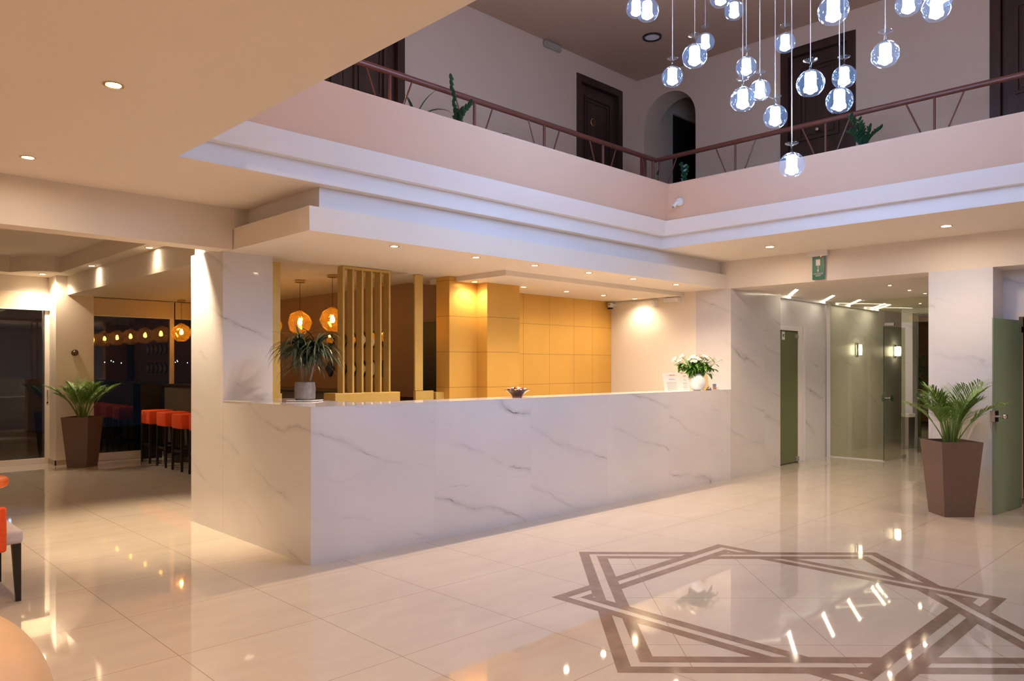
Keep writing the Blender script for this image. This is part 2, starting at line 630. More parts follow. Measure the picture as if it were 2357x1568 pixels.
# tray ceiling of the bar lounge
c = MB()
c.box(-5, 3.07, 6.5, 13.0, 3.0, 3.1)
struct('ceiling_tray', c, 'ceil')
c = MB()
edge = [(2.876, 12.07), (2.80, 12.06), (2.713, 12.07), (2.64, 12.10), (2.57, 12.15), (2.50, 12.23), (2.45, 12.33), (2.40, 12.46), (2.355, 12.56),
        (2.28, 12.54), (2.18, 12.52), (2.05, 12.53), (1.9, 12.58)]
poly = [(2.876, 7.6), (3.07, 7.6), (3.07, 12.95), (-5, 12.95), (-5, 12.58)] + edge[::-1]
c.prism(poly, 2.787, 3.0)
c.box(-5, 3.07, 6.5, 7.6, 2.787, 3.0)
struct('ceiling_soffit', c, 'ceil')
c = MB()
c.box(3.07, 4.86, 6.56, 12.95, 2.51, 3.0)
c.box(4.86, 5.9, 7.3, 12.95, 2.51, 3.0)
struct('ceiling_bar', c, 'ceil')
struct('trim_1', MB().box(-5, 2.80, 6.29, 6.5, ZB, 3.0).box(2.80, 2.94, 6.27, 6.5, 2.64, 3.0), 'paint')                     # beam towards the bar
# upper soffit box above the desk and the canopy
struct('trim_2', MB().box(2.932, WX, 5.076, 6.29, 2.64, ZC), 'white')
c = MB()
c.box(2.806, WX, 4.998, 6.56, ZB, 2.64)
c.box(4.86, WX, 6.56, 7.3, ZB, 2.64)
struct('trim_3', c, 'ceil')
struct('trim_4', MB().box(5.426, WX, 5.629, 6.90, 2.402, ZB), 'ceil')                 # dropped soffit over the work place
# header over corridor and niche
c = MB()
c.box(WX, 9.185, -6, 4.925, ZB, 2.95)
c.box(WX, 10.154, 4.925, 7.0, ZB, 2.95)
struct('wall_header', c, 'paint')
# marble pillar between corridor and niche, marble pier at the end of the desk
struct('wall_pillar', MB().box(WX, 9.185, 2.01, 2.604, 0, ZB), 'marble_pillar')
struct('wall_pier', MB().box(WX, 10.154, 4.925, 5.44, 0, ZB), 'marble_pier')
struct('wall_office', MB().box(WX, 9.0, 5.44, 7.0, 0, ZB), 'paint')
# niche back wall with doorway
c = MB()
c.box(9.185, 9.35, 1.93, 2.604, 0, ZB)
c.box(9.185, 9.35, 0.95, 1.93, 2.02, ZB)
c.box(9.185, 9.35, -6, 0.95, 0, ZB)
struct('wall_niche', c, 'marble')
c = MB()
c.box(9.165, 9.36, 1.868, 1.93, 0, 2.02)
c.box(9.165, 9.36, 0.95, 1.01, 0, 2.02)
c.box(9.165, 9.36, 1.01, 1.868, 1.965, 2.02)
dj = struct('door_1', c, 'alu')
struct('wall_store', MB().box(10.6, 10.7, 0, 2.6, 0, 2.5).box(9.35, 10.6, 2.5, 2.604, 0, ZB), 'darkwood')
# corridor
c = MB()
c.box(10.154, 10.36, 5.1, 5.25, 0, 2.49)
c.box(10.36, 11.067, 5.1, 5.25, 1.995, 2.49)
c.box(11.067, 15.7, 5.1, 5.25, 0, 2.49)
struct('wall_corridor', c, 'marble_honed')
struct('ceiling_corridor', MB().box(9.185, 16.2, -6, 5.25, 2.49, 2.6), 'ceil')
struct('trim_5', MB().box(10.154, 14.3, 5.03, 5.1, 2.452, 2.49), 'white')
struct('wall_vestibule', MB().box(14.5, 14.75, 4.56, 4.745, 0, 2.49).box(14.5, 14.7, 2.6, 4.56, 2.405, 2.49).box(14.5, 14.7, -1, 2.6, 0, 2.49), 'marble_honed')
struct('baseboard_vestibule', MB().box(14.485, 14.5, 4.56, 4.745, 0, 0.03), 'white')
struct('wall_side', MB().box(9.35, 14.5, 2.5, 2.604, 0, 2.49), 'marble')
# toilet door: white frame and green glass leaf
c = MB()
c.box(10.32, 10.39, 5.07, 5.26, 0, 2.045)
c.box(11.067, 11.22, 5.085, 5.26, 0, 2.045)
c.box(11.22, 11.29, 5.07, 5.26, 0, 2.045)
c.box(10.39, 11.067, 5.07, 5.26, 1.985, 2.045)
d2 = struct('door_2', c, 'white', bevel=0.006)
obj('door_leaf', MB().box(10.40, 11.06, 5.090, 5.102, 0.012, 1.975), thin_glass('toilet_door_glass', (0.5, 0.6, 0.4), 0.05, frost=0.9, frost_col=(0.33, 0.36, 0.21)), d2)
obj('hinge', MB().box(10.98, 11.075, 5.068, 5.125, 0.02, 0.09), 'greyplastic', d2, bevel=0.004)
obj('hinge', MB().box(10.96, 11.05, 5.068, 5.125, 1.88, 1.93), 'greyplastic', d2, bevel=0.004)
struct('wall_toilet', MB().box(10.1, 11.6, 6.2, 6.3, 0, 2.5).box(10.0, 10.1, 5.25, 6.2, 0, 2.5).box(11.6, 11.7, 5.25, 6.2, 0, 2.5), 'paint')
# bar and lounge shell
struct('baseboard_bar', MB().box(2.905, 2.92, 12.515, 12.93, 0, 0.075).box(2.905, 3.43, 12.515, 12.53, 0, 0.075), plain('beige_skirting', (0.45, 0.34, 0.25), 0.4))
struct('wall_bar_pillar', MB().box(2.92, 3.425, 12.53, 13.0, 0, 2.80), 'paint')
c = MB()
c.box(-5, 2.95, 12.93, 13.03, 2.55, 2.90)
c.box(-5, 0.9, 12.93, 13.03, 0, 2.55)
struct('wall_lounge', c, 'paint')
struct('wall_window_bar', MB().box(3.40, 5.9, 12.62, 12.8, 2.503, 2.6).box(5.62, 5.9, 12.62, 12.8, 0, 2.51), 'paint')
struct('wall_brown', MB().box(5.72, 5.9, 7.0, 12.95, 0, 2.51), 'brownwall')
struct('trim_6', MB().box(5.70, 5.72, 7.35, 12.62, 0, 1.065), 'darkwood')
struct('wall_back_bar', MB().box(5.9, 8.9, 7.9, 8.0, 0, 2.6), 'brownwall')
# remaining lobby walls behind and beside the camera
struct('wall_left', MB().box(-5.1, -5, -6, 13.03, 0, 3.1), 'paint')
struct('wall_rear', MB().box(-5, 15, -6.1, -6, 0, 2.95), 'paint')
struct('wall_far_right', MB().box(21.5, 21.6, -2, 10, 0, 3.2), 'curtain')

# ---- marble column at the left end of the desk (core + cladding)
c = MB()
c.box(2.777, 3.24, 6.432, 7.134, 0, 2.487)
struct('wall_column', c, 'marble')
struct('trim_7', MB().box(2.80, 3.22, 6.50, 7.10, 2.487, 3.0), 'paint')

# ---- gold clad back walls
c = MB()
c.prism([(5.33, 6.66), (5.33, 6.43), (5.735, 6.43), (5.735, 6.25), (6.25, 6.25), (6.25, 6.866), (8.78, 6.866), (8.78, 7.0), (5.9, 7.0), (5.9, 6.66)], 0, 2.402)
struct('wall_gold', c, 'gold')
struct('trim_8', MB().box(5.33, 5.40, 6.43, 6.66, 2.402, ZB).box(5.40, 5.426, 6.43, 6.66, 2.402, ZB), 'gold')

# ---- sliding terrace door and bar windows
c = MB()
c.box(2.862, 2.935, 12.90, 12.96, 0, 2.55)
c.box(0.93, 1.0, 12.90, 12.96, 0, 2.55)
c.box(1.0, 2.862, 12.90, 12.96, 0, 0.085)
c.box(1.0, 2.862, 12.90, 12.96, 2.48, 2.55)
d3 = struct('door_3', c, 'alu', bevel=0.004)
obj('pane', MB().box(1.0, 2.862, 12.925, 12.937, 0.085, 2.48), 'nightglass', d3)
obj('door_handle', MB().box(2.885, 2.905, 12.885, 12.90, 0.97, 1.10).box(2.890, 2.900, 12.87, 12.885, 1.02, 1.06), 'chrome', d3, bevel=0.003)
obj('lock', MB().disc((2.895, 12.893, 0.91), 0.012, 12, 'y', 0.008), 'blackplastic', d3)
c = MB()
c.box(3.425, 5.62, 12.60, 12.66, 0, 0.125)
c.box(4.563, 4.632, 12.60, 12.66, 0.125, 2.51)
c.box(5.56, 5.62, 12.60, 12.66, 0.125, 2.51)
c.box(3.425, 4.563, 12.61, 12.65, 2.46, 2.505)
w1 = struct('window_1', c, 'alu', bevel=0.003)
obj('pane', MB().box(3.425, 4.563, 12.625, 12.635, 0.125, 2.46), 'nightglass', w1)
obj('pane', MB().box(4.632, 5.56, 12.625, 12.635, 0.125, 2.505), 'nightglass', w1)
bl = thing('roller_blind', 'beige roller blind half lowered over the sliding terrace door', 'blind', (1.9, 12.86, 2.286))
obj('cloth', MB().box(-0.95, 1.05, 0.0, 0.01, 0.012, 0.25), 'blind', bl)
obj('bottom_bar', MB().box(-0.95, 1.05, -0.008, 0.016, 0.0, 0.014), 'whiteplastic', bl)
obj('roller', MB().tube([(-0.95, 0.03, 0.215), (1.05, 0.03, 0.215)], 0.028, 12), 'blind', bl)
bl = thing('roller_blind', 'brown roller blind over the wide bar window left of the white mullion', 'blind', (4.0, 12.57, 2.22))
obj('cloth', MB().box(-0.57, 0.60, 0.0, 0.01, 0.012, 0.277), 'blind', bl)
obj('bottom_bar', MB().box(-0.57, 0.60, -0.008, 0.016, 0.0, 0.014), 'whiteplastic', bl)
bl = thing('roller_blind', 'brown roller blind right of the white mullion, behind the amber pendant', 'blind', (5.1, 12.57, 2.22))
obj('cloth', MB().box(-0.46, 0.46, 0.0, 0.01, 0.012, 0.277), 'blind', bl)
obj('bottom_bar', MB().box(-0.46, 0.46, -0.008, 0.016, 0.0, 0.014), 'whiteplastic', bl)
struct('floor_terrace', MB().box(-5, 9, 13.0, 20, -0.14, -0.02).box(16.2, 22, -6, 8, -0.14, -0.02), 'ext')
hb = MB()
rnd = random.Random(3)
for k in range(16):
    x = rnd.choice([10.5, 11.2, 13.6, 13.9, 17.2, 17.5, 20.5]) + rnd.uniform(-0.5, 0.5)
    hb.lathe([(0.001, -0.04), (0.035, 0), (0.001, 0.04)], 6, (x, 47 + rnd.uniform(-1, 1), 1.75 + rnd.uniform(-0.1, 0.1)))
hbo = obj('outside_lights', hb, 'harbour')
hbo['kind'] = 'stuff'
tag(hbo, 'tiny far lights beyond the dark bar window', 'lights')

# ------------------------------------------------------------------ floor inlay: two interlaced squares of double bands
CX, CY = 4.48, 2.185


def clip(poly, a, b, c0):
    """keep the part of poly where a*x+b*y>=c0"""
    out = []
    for i in range(len(poly)):
        p, q = poly[i], poly[(i + 1) % len(poly)]
        dp, dq = a * p[0] + b * p[1] - c0, a * q[0] + b * q[1] - c0
        if dp >= 0:
            out.append(p)
        if (dp >= 0) != (dq >= 0):
            k = dp / (dp - dq)
            out.append((p[0] + (q[0] - p[0]) * k, p[1] + (q[1] - p[1]) * k))
    return out


def area(p):
    return abs(sum(p[i][0] * p[(i + 1) % len(p)][1] - p[(i + 1) % len(p)][0] * p[i][1] for i in range(len(p)))) / 2


SQ = {'diamond': (1.638 / math.sqrt(2), 45.0), 'square': (1.005, 0.0)}   # apothem, turn
BW, GAP = 0.074, 0.053
TOT = 2 * BW + GAP
sides = {}
for nm, (ap, turn) in SQ.items():
    for k in range(4):
        an = R(turn + 90 * k)
        sides[(nm, k)] = (math.cos(an), math.sin(an), ap)
inl = MB()
for (nm, k), (nx, ny, ap) in sides.items():
    tx, ty = -ny, nx
    for (o0, o1) in ((0, BW), (BW + GAP, TOT)):
        r0, r1 = ap - o0, ap - o1
        polys = [[(nx * r0 + tx * e * r0, ny * r0 + ty * e * r0) for e in (-1, 1)] + [(nx * r1 + tx * e * r1, ny * r1 + ty * e * r1) for e in (1, -1)]]
        other = 'square' if nm == 'diamond' else 'diamond'
        for j in range(4):
            mx, my, ma = sides[(other, j)]
            # crossing of the two centre lines
            r = ap - TOT / 2
            ro = ma - TOT / 2
            det = nx * my - ny * mx
            if abs(det) < 0.1:
                continue
            xi = ((r * my - ro * ny) / det, (nx * ro - mx * r) / det)
            along = xi[0] * tx + xi[1] * ty
            if abs(along) > ap:
                continue
            over = along < 0      # weave: each band goes over, then under
            if over:
                continue
            new = []
            for p in polys:
                # remove the strip ma-TOT .. ma, but only around this crossing
                a1 = clip(p, mx, my, ma)
                a2 = clip(p, -mx, -my, -(ma - TOT))
                new += [q for q in (a1, a2) if len(q) > 2 and area(q) > 1e-6]
            polys = new
        for p in polys:
            v = [(CX + q[0], CY + q[1], 0.0006) for q in p]
            inl.add(v, [tuple(range(len(v)))])
me = bpy.data.meshes.new('trim_floor_star')
me.from_pydata(inl.v, [], inl.f)
me.materials.append(M['inlay'])
star = bpy.data.objects.new('trim_9', me)
COL.objects.link(star)
star['kind'] = 'structure'

# ------------------------------------------------------------------ ring round the void: white band and leaning parapet
def ring(prof):
    """prof: list of (overhang into the void, z); swept round the void"""
    m = MB()
    vs = []
    for (p, z) in prof:
        vs += [(VX0 + p, VY0 + p, z), (VX1 - p, VY0 + p, z), (VX1 - p, VY1 - p, z), (VX0 + p, VY1 - p, z)]
    n = len(prof)
    fs = []
    for i in range(n):
        j = (i + 1) % n
        for k in range(4):
            fs.append((i * 4 + k, i * 4 + (k + 1) % 4, j * 4 + (k + 1) % 4, j * 4 + k))
    return m.add(vs, fs)


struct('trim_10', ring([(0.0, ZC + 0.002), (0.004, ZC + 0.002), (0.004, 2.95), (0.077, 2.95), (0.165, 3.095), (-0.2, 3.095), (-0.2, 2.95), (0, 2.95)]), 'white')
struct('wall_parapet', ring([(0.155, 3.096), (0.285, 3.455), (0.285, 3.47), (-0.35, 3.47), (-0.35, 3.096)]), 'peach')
# gallery floor
c = MB()
c.box(0.4, VX0, -2.0, 6.4, 2.96, ZF2)
c.box(VX1, UX + 0.15, -2.0, 6.4, 2.96, ZF2)
c.box(VX0, VX1, VY1, 6.4, 2.96, ZF2)
c.box(VX0, VX1, -2.0, VY0, 2.96, ZF2)
struct('floor_gallery', c, 'ceil')
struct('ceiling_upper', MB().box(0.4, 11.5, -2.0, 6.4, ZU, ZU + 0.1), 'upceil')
# gallery walls with door openings
c = MB()
for (a, b, z0, z1) in ((0.4, 3.2, ZF2, ZU), (3.2, 4.586, 5.2, ZU), (4.586, 7.279, ZF2, ZU), (7.279, 8.231, 5.2, ZU), (8.231, UX + 0.15, ZF2, ZU)):
    c.box(a, b, UY, UY + 0.15, z0, z1)
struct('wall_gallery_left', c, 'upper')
ya, yb, zs, yc = 5.316, 6.13, 4.75, 5.723
arch = [(yb, ZF2)] + [(yc + 0.407 * math.cos(t), zs + 0.40 * math.sin(t)) for t in [PI * i / 16 for i in range(17)]] + [(ya, ZF2)]
pts = [(UY, ZF2), (UY, ZU), (4.153, ZU), (4.153, ZF2)] + arch[::-1]
c = MB()
c.prism(pts, UX, UX + 0.35, 'x')
c.box(UX, UX + 0.15, 3.278, 4.153, 5.2, ZU)
c.box(UX, UX + 0.15, 1.989, 3.278, ZF2, ZU)
c.box(UX, UX + 0.15, 0.9, 1.989, 5.2, ZU)
c.box(UX, UX + 0.15, -2.0, 0.9, ZF2, ZU)
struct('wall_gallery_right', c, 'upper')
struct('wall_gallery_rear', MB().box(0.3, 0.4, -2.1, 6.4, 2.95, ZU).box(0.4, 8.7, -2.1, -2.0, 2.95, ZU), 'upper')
# passage behind the arch
struct('wall_passage', MB().box(UX + 0.35, 9.274, 6.13, 6.2, ZF2, ZU).box(9.274, 10.2, 6.13, 6.2, 5.12, ZU).box(10.2, 11.4, 6.13, 6.2, ZF2, ZU)
       .box(UX + 0.35, 11.4, 5.24, 5.316, ZF2, ZU).box(11.4, 11.5, 5.24, 6.2, ZF2, ZU).box(UX + 0.15, 11.5, 5.24, 6.2, 2.96, ZF2), 'upper')


def panel_door(name, axis, a0, a1, plane, z0, z1, leaves=1, handle=None):
    """dark frame set in the wall, leaf with raised mouldings, recessed from the wall face"""
    def bx(m, u0, u1, w0, w1, q0, q1):
        if axis == 'y':
            return m.box(u0, u1, plane + w0, plane + w1, q0, q1)
        return m.box(plane + w0, plane + w1, u0, u1, q0, q1)
    fr = MB()
    bx(fr, a0, a0 + 0.09, -0.012, 0.13, z0, z1)
    bx(fr, a1 - 0.09, a1, -0.012, 0.13, z0, z1)
    bx(fr, a0 + 0.09, a1 - 0.09, -0.012, 0.13, z1 - 0.09, z1)
    root = struct(name, fr, 'darkwood', bevel=0.004)
    w = (a1 - a0 - 0.18) / leaves
    for k in range(leaves):
        l0 = a0 + 0.09 + k * w + 0.003
        l1 = l0 + w - 0.006
        lf = MB()
        bx(lf, l0, l1, 0.045, 0.085, z0 + 0.01, z1 - 0.095)
        for (q0, q1) in ((z0 + 0.15, z0 + 0.85), (z0 + 1.0, z1 - 0.22)):
            i0, i1 = l0 + 0.11, l1 - 0.11
            for (ins, dep, wd) in ((0.0, 0.022, 0.03), (0.055, 0.030, 0.022)):
                x0, x1, y0, y1 = i0 + ins, i1 - ins, q0 + ins, q1 - ins
                bx(lf, x0, x1, dep, 0.046, y0, y0 + wd)
                bx(lf, x0, x1, dep, 0.046, y1 - wd, y1)
                bx(lf, x0, x0 + wd, dep, 0.046, y0 + wd, y1 - wd)
                bx(lf, x1 - wd, x1, dep, 0.046, y0 + wd, y1 - wd)
        obj('door_leaf', lf, 'darkwood', root, bevel=0.003)
    if handle is not None:
        u, z = handle
        m = MB()
        if axis == 'y':
            m.lathe([(0.004, -0.02), (0.028, -0.012), (0.03, 0.0), (0.012, 0.02), (0.012, 0.05), (0.001, 0.05)], 16, (u, plane - 0.01, z), axis='y')
        else:
            m.lathe([(0.001, -0.024), (0.020, -0.02), (0.030, 0.0), (0.020, 0.016), (0.011, 0.022), (0.011, 0.06), (0.024, 0.062), (0.024, 0.066)], 16, (plane - 0.01, u, z), axis='x')
        obj('door_knob', m, 'chrome', root, smooth=True)
    return root


panel_door('door_4', 'y', 3.2, 4.586, UY, ZF2, 5.2, 2)
d5 = panel_door('door_5', 'y', 7.279, 8.231, UY, ZF2, 5.2, 1)
panel_door('door_6', 'x', 3.278, 4.153, UX, ZF2, 5.2, 1, (3.707, 4.185))
panel_door('door_7', 'x', 0.9, 1.989, UX, ZF2, 5.2, 1)
struct('door_8', MB().box(9.274, 10.2, 6.16, 6.20, ZF2, 5.12).box(9.34, 10.13, 6.145, 6.16, ZF2 + 0.1, 5.0), 'blackwood', bevel=0.004)
obj('number_plate', MB().lathe([(0.045, -0.004), (0.052, 0.0), (0.045, 0.004), (0.040, 0.004), (0.040, -0.004)], 24, (7.66, UY + 0.04, 4.66), axis='y', close=True), 'brass', d5)

# ---- railing
rl = thing('gallery_railing', 'red brown tubular railing with V struts on the left gallery parapet', 'railing', (1.9, 5.26, 3.47))
obj('handrail', MB().tube([(-0.3, 0, 0.475), (5.7, 0, 0.475)], 0.027, 12), 'rail', rl, smooth=True)
for k in range(6):
    px = 7.535 - 0.957 * k - 1.9
    obj('post', MB().tube([(px, 0, 0.0), (px, 0, 0.46)], 0.0145, 10), 'rail', rl, smooth=True)
    for sg in (-1, 1):
        if k == 0 and sg == 1:
            continue
        obj('strut', MB().tube([(px + sg * 0.05, 0, 0.0), (px + sg * 0.235, 0, 0.46)], 0.0075, 8), 'rail', rl, smooth=True)
obj('newel', MB().box(5.56 + 0.17, 5.62 + 0.17, 0.20, 0.26, -0.02, 0.60), 'rail', rl, bevel=0.004)
rl = thing('gallery_railing', 'red brown tubular railing with V struts on the right gallery parapet', 'railing', (7.6, 2.2, 3.47))
obj('handrail', MB().tube([(0, 3.03, 0.475), (0, -3.0, 0.475)], 0.027, 12), 'rail', rl, smooth=True)
for k in range(6):
    py = 5.213 - 1.003 * k - 2.2
    obj('post', MB().tube([(0, py, 0.0), (0, py, 0.46)], 0.0115, 10), 'rail', rl, smooth=True)
    for sg in (-1, 1):
        if k == 0 and sg == 1:
            continue
        obj('strut', MB().tube([(0, py + sg * 0.05, 0.0), (0, py + sg * 0.245, 0.46)], 0.0075, 8), 'rail', rl, smooth=True)

# ------------------------------------------------------------------ reception desk
dk = thing('reception_desk', 'long L-shaped reception desk clad in white veined marble', 'desk', (2.777, 4.925, 0))
obj('front_panel', MB().box(0.0, 6.0, 0.0, 0.10, 0.0, 1.150), 'marble', dk)
obj('end_panel', MB().box(0.0, 0.46, 0.10, 1.505, 0.0, 1.150), 'marble', dk)
obj('countertop', MB().prism([(-0.001, -0.001), (6.0, -0.001), (6.0, 0.36), (0.62, 0.36), (0.62, 1.505), (-0.001, 1.505)], 1.1502, 1.155), 'marble_top', dk)
# work surface behind
dsk = obj('work_surface', MB().box(0.46, 6.0, 0.10, 0.60, 0.72, 0.75), 'whiteplastic', dk)

# gold posts, screen and plinths on the back line
s_ = thing('slatted_screen', 'gold slatted screen of tall fins on a low gold plinth', 'screen', (4.02, 6.5, 0))
obj('plinth', MB().box(-0.10, 0.68, -0.02, 0.20, 0.0, 1.185), 'goldpaint', s_, bevel=0.004)
obj('top_rail', MB().box(-0.0, 0.57, 0.0, 0.10, 2.425, 2.452), 'goldpaint', s_)
for k in range(6):
    obj('fin', MB().box(k * 0.1105 - 0.002, k * 0.1105 + 0.018, 0.0, 0.10, 1.185, 2.425), 'goldpaint', s_)
s_ = thing('gold_post', 'gold square post beside the white marble column', 'post', (3.31, 6.5, 0))
obj('shaft', MB().box(-0.06, 0.04, 0, 0.09, 1.20, 2.42), 'goldpaint', s_)
obj('plinth', MB().box(-0.068, 0.05, -0.01, 0.10, 0, 1.20), 'goldpaint', s_)
s_ = thing('gold_post', 'gold square post standing between slatted screen and black panel', 'post', (4.93, 6.55, 0))
obj('shaft', MB().box(0.018, 0.125, 0, 0.022, 1.19, 2.45), 'goldpaint', s_)
obj('plinth', MB().box(0.018, 0.265, -0.01, 0.03, 0, 1.185), 'goldpaint', s_)
tag(obj('wall_screen', MB().box(5.66, 5.70, 7.05, 7.34, 1.15, 1.99).box(5.60, 5.70, 7.06, 7.40, 1.115, 1.15), 'blackpanel', bevel=0.004),
    'tall black panel seen edge to edge left of the gold clad wall', 'screen')
tag(obj('low_cabinet', MB().box(5.215, 5.33, 6.52, 6.70, 0, 1.165), 'goldpaint', bevel=0.003), 'low gold cabinet end in front of the gold wall corner', 'cabinet')

# ------------------------------------------------------------------ downlights
def downlight(name, loc, label, group, watts=22, spot=115, r=0.030, color=WARM, blend=0.8, lens='led_warm'):
    t = thing(name, label, 'downlight', loc, 0, group)
    obj('trim_ring', MB().lathe([(r, 0.0), (r + 0.012, 0.0), (r + 0.012, -0.006), (r, -0.004)], 24, close=True), 'brass', t, smooth=True)
    obj('lens', MB().lathe([(0.0001, -0.001), (r, -0.001), (r, 0.004), (0.0001, 0.004)], 20), lens, t)
    lamp('downlight_lamp', 'SPOT', (loc[0], loc[1], loc[2] - 0.02), watts, color, 0.03, spot, blend)
    return t


nth = ['leftmost', 'second from the left', 'third from the left', 'third from the right', 'second from the right', 'rightmost']
for i, x in enumerate((3.683, 4.594, 5.374, 6.209, 7.005, 7.878)):
    downlight('downlight', (x, 5.16, ZB), 'small round downlight in the canopy over the desk, ' + nth[i] + ' of six', 'canopy downlights', 42, 140, color=(1.0, 0.73, 0.49))
nth2 = ['leftmost, before the gold corner', 'second, left of the middle', 'middle one', 'fourth, near the wall camera', 'rightmost, by the cream wall']
for i, x in enumerate((5.579, 6.361, 7.131, 7.874, 8.58)):
    downlight('downlight', (x, 6.29, 2.402), 'bright downlight in the dropped soffit before the gold wall, ' + nth2[i], 'soffit downlights', 12.5, 150, 0.03, (1.0, 0.78, 0.52))
LB = [((1.161, 3.934), 'downlight in the left lobby ceiling, the nearer and larger of two'), ((1.166, 5.687), 'downlight in the left lobby ceiling, farther one close to the beam'),
      ((8.054, 4.032), 'downlight in the right lobby ceiling, above the exit sign side'), ((8.08, 2.24), 'downlight in the right lobby ceiling above the planter by the pillar')]
for (x, y), lab in LB:
    downlight('downlight', (x, y, ZC), lab, 'lobby ceiling downlights', 21 if x < 5 else (50 if y > 3 else 20), 116, 0.034 if x < 5 else 0.042, lens='led_lobby')
for i, (x, y) in enumerate([(1.16, 2.18), (1.16, 0.42), (1.16, -1.35), (-1.0, 0.42), (-1.0, 2.2), (-1.0, 4.0), (-3.2, 0.4), (-3.2, 4.0), (4.0, -2.2), (6.5, -2.2), (8.05, 0.4), (8.05, -1.4), (-1.0, 5.6)]):
    downlight('downlight', (x, y, ZC), 'downlight in the lobby ceiling behind the viewer', 'rear lobby downlights', 50, 120, 0.04)
for (x, y), lab in [((2.742, 12.484), 'downlight beside the curved ceiling edge over the terrace door'), ((2.982, 11.0), 'downlight in the ceiling strip, middle of the bar beam'),
                    ((2.985, 8.86), 'downlight in the ceiling strip nearest the marble column')]:
    downlight('downlight', (x, y, 2.787), lab, 'bar beam downlights', 5 if y < 12 else 75, 120 if y < 12 else 150, 0.035, (1.0, 0.79, 0.54), 1.0)
downlight('downlight', (2.668, 7.03, 2.787), 'downlight grazing the marble column end, hidden above the beam', 'bar beam downlights', 330, 72, 0.035, (1.0, 0.76, 0.48), 0.7)
for (x, y) in [(0.4, 8.5), (0.4, 11.0), (-2.5, 9.5)]:
    downlight('downlight', (x, y, 3.0), 'downlight in the lounge tray ceiling out of view', 'lounge tray downlights', 20, 140, 0.035)
for (x, y), lab in [((10.15, 3.46), 'nearest small spotlight in the corridor ceiling before the glass'), ((11.0, 3.50), 'middle small spotlight in the corridor ceiling before the glass'), ((11.62, 3.49), 'farthest small spotlight in the corridor ceiling before the glass'), ((13.4, 4.1), 'vestibule spotlight between the two open glass doors'), ]:
    downlight('spotlight', (x, y, 2.49), lab, 'corridor spotlights', 20, 120, 0.02, (1.0, 0.80, 0.54), lens='led_lobby')
for i, (x, y) in enumerate([(1.6, 0.2), (1.6, 3.2), (4.2, -1.3), (6.8, -1.2), (2.4, 5.6)]):  # added fixtures, unseen, that warm the gallery walls
    downlight('downlight', (x, y, ZU), 'added warm downlight, unseen, in the upper gallery ceiling', 'added gallery downlights', 43, 150, 0.06, (1.0, 0.66, 0.40))
# diagonal light slots in the corridor ceiling, each turning down the cornice
for i, (x, lab) in enumerate([(10.60, 'nearest'), (11.80, 'second'), (12.80, 'third'), (13.85, 'fourth'), (14.08, 'farthest')]):
    m = MB()
    L_ = 0.95
    dx, dy = -0.86 * L_, -0.52 * L_
    m.prism([(x, 5.028), (x + dx, 5.028 + dy), (x + dx + 0.085, 5.028 + dy), (x + 0.085, 5.028)], 2.484, 2.4895)
    t = thing('light_slot', 'slanting warm light slot in the corridor ceiling, ' + lab + ' of five', 'light', (0, 0, 0), 0, 'corridor light slots')
    obj('diffuser', m, 'led_strip', t)
    obj('side_diffuser', MB().box(x, x + 0.085, 5.022, 5.029, 2.454, 2.484), 'led_strip', t)

# ------------------------------------------------------------------ chandelier pendants
LP = [(4.76, 3.48, 4.23, 'glass globe pendant at the top left edge, partly hidden by its neighbour'),
      (4.26, 3.02, 3.89, 'glass globe pendant at top left overlapping the one behind it'),
      (4.70, 3.11, 3.58, 'globe pendant hanging before the round arch, leftmost of the lower ones'),
      (4.18, 2.60, 3.43, 'globe pendant overlapping a smaller one to its right, right of the dark ceiling speaker'),
      (5.70, 3.44, 4.24, 'small globe pendant behind a larger one, right of the ceiling speaker'),
      (5.47, 3.04, 4.30, 'globe pendant near the top edge, below and right of a cropped one'),
      (4.81, 2.78, 4.09, 'globe pendant cropped to its lower rim at the top edge, left of centre'),
      (5.20, 2.79, 3.70, 'globe pendant directly above the foot of another one, middle of the cluster'),
      (4.39, 2.38, 3.15, 'globe pendant under another, left of the pair beside the upstairs door'),
      (5.16, 2.66, 3.48, 'globe pendant overlapping the right rim of a lower left neighbour'),
      (4.71, 2.32, 3.10, 'globe pendant second lowest of the cluster, left of the dark door'),
      (5.52, 2.64, 3.93, 'small globe pendant on the left frame edge of the upstairs door'),
      (4.46, 2.09, 2.69, 'lowest globe pendant, hanging in front of the parapet'),
      (4.25, 1.88, 3.08, 'large globe pendant against the left half of the dark door'),
      (3.96, 1.63, 3.32, 'largest globe pendant, at the top edge above the dark door'),
      (5.13, 2.04, 3.40, 'globe pendant half hidden behind the foot of a lower one, before the door'),
      (4.51, 1.82, 3.03, 'globe pendant at the right frame of the dark door, lower of two'),
      (4.59, 1.59, 3.26, 'globe pendant alone on the wall right of the dark door'),
      (5.01, 1.60, 3.70, 'globe pendant cropped by the top edge, left of the rightmost pair'),
      (4.76, 1.37, 3.51, 'globe pendant at the top right, lower of the rightmost pair'),
      (4.12, 1.165, 3.31, 'globe pendant at the top right edge, cropped and overlapping')]
foot = MB().lathe([(0.001, 0.128), (0.012, 0.127), (0.030, 0.131), (0.039, 0.136), (0.0395, 0.1335), (0.030, 0.128), (0.010, 0.122), (0.0055, 0.115), (0.0050, 0.095), (0.008, 0.082), (0.02, 0.0745)], 28)
bowl = MB()
prof = []
for i in range(15):
    a = R(14 + i * (128.0 / 14))
    prof.append((0.0775 * math.sin(a), 0.0775 * math.cos(a)))
inner = [(r_ * 0.965, z_ * 0.965) for r_, z_ in prof[::-1]]
bowl.lathe(prof, 36, close=False)
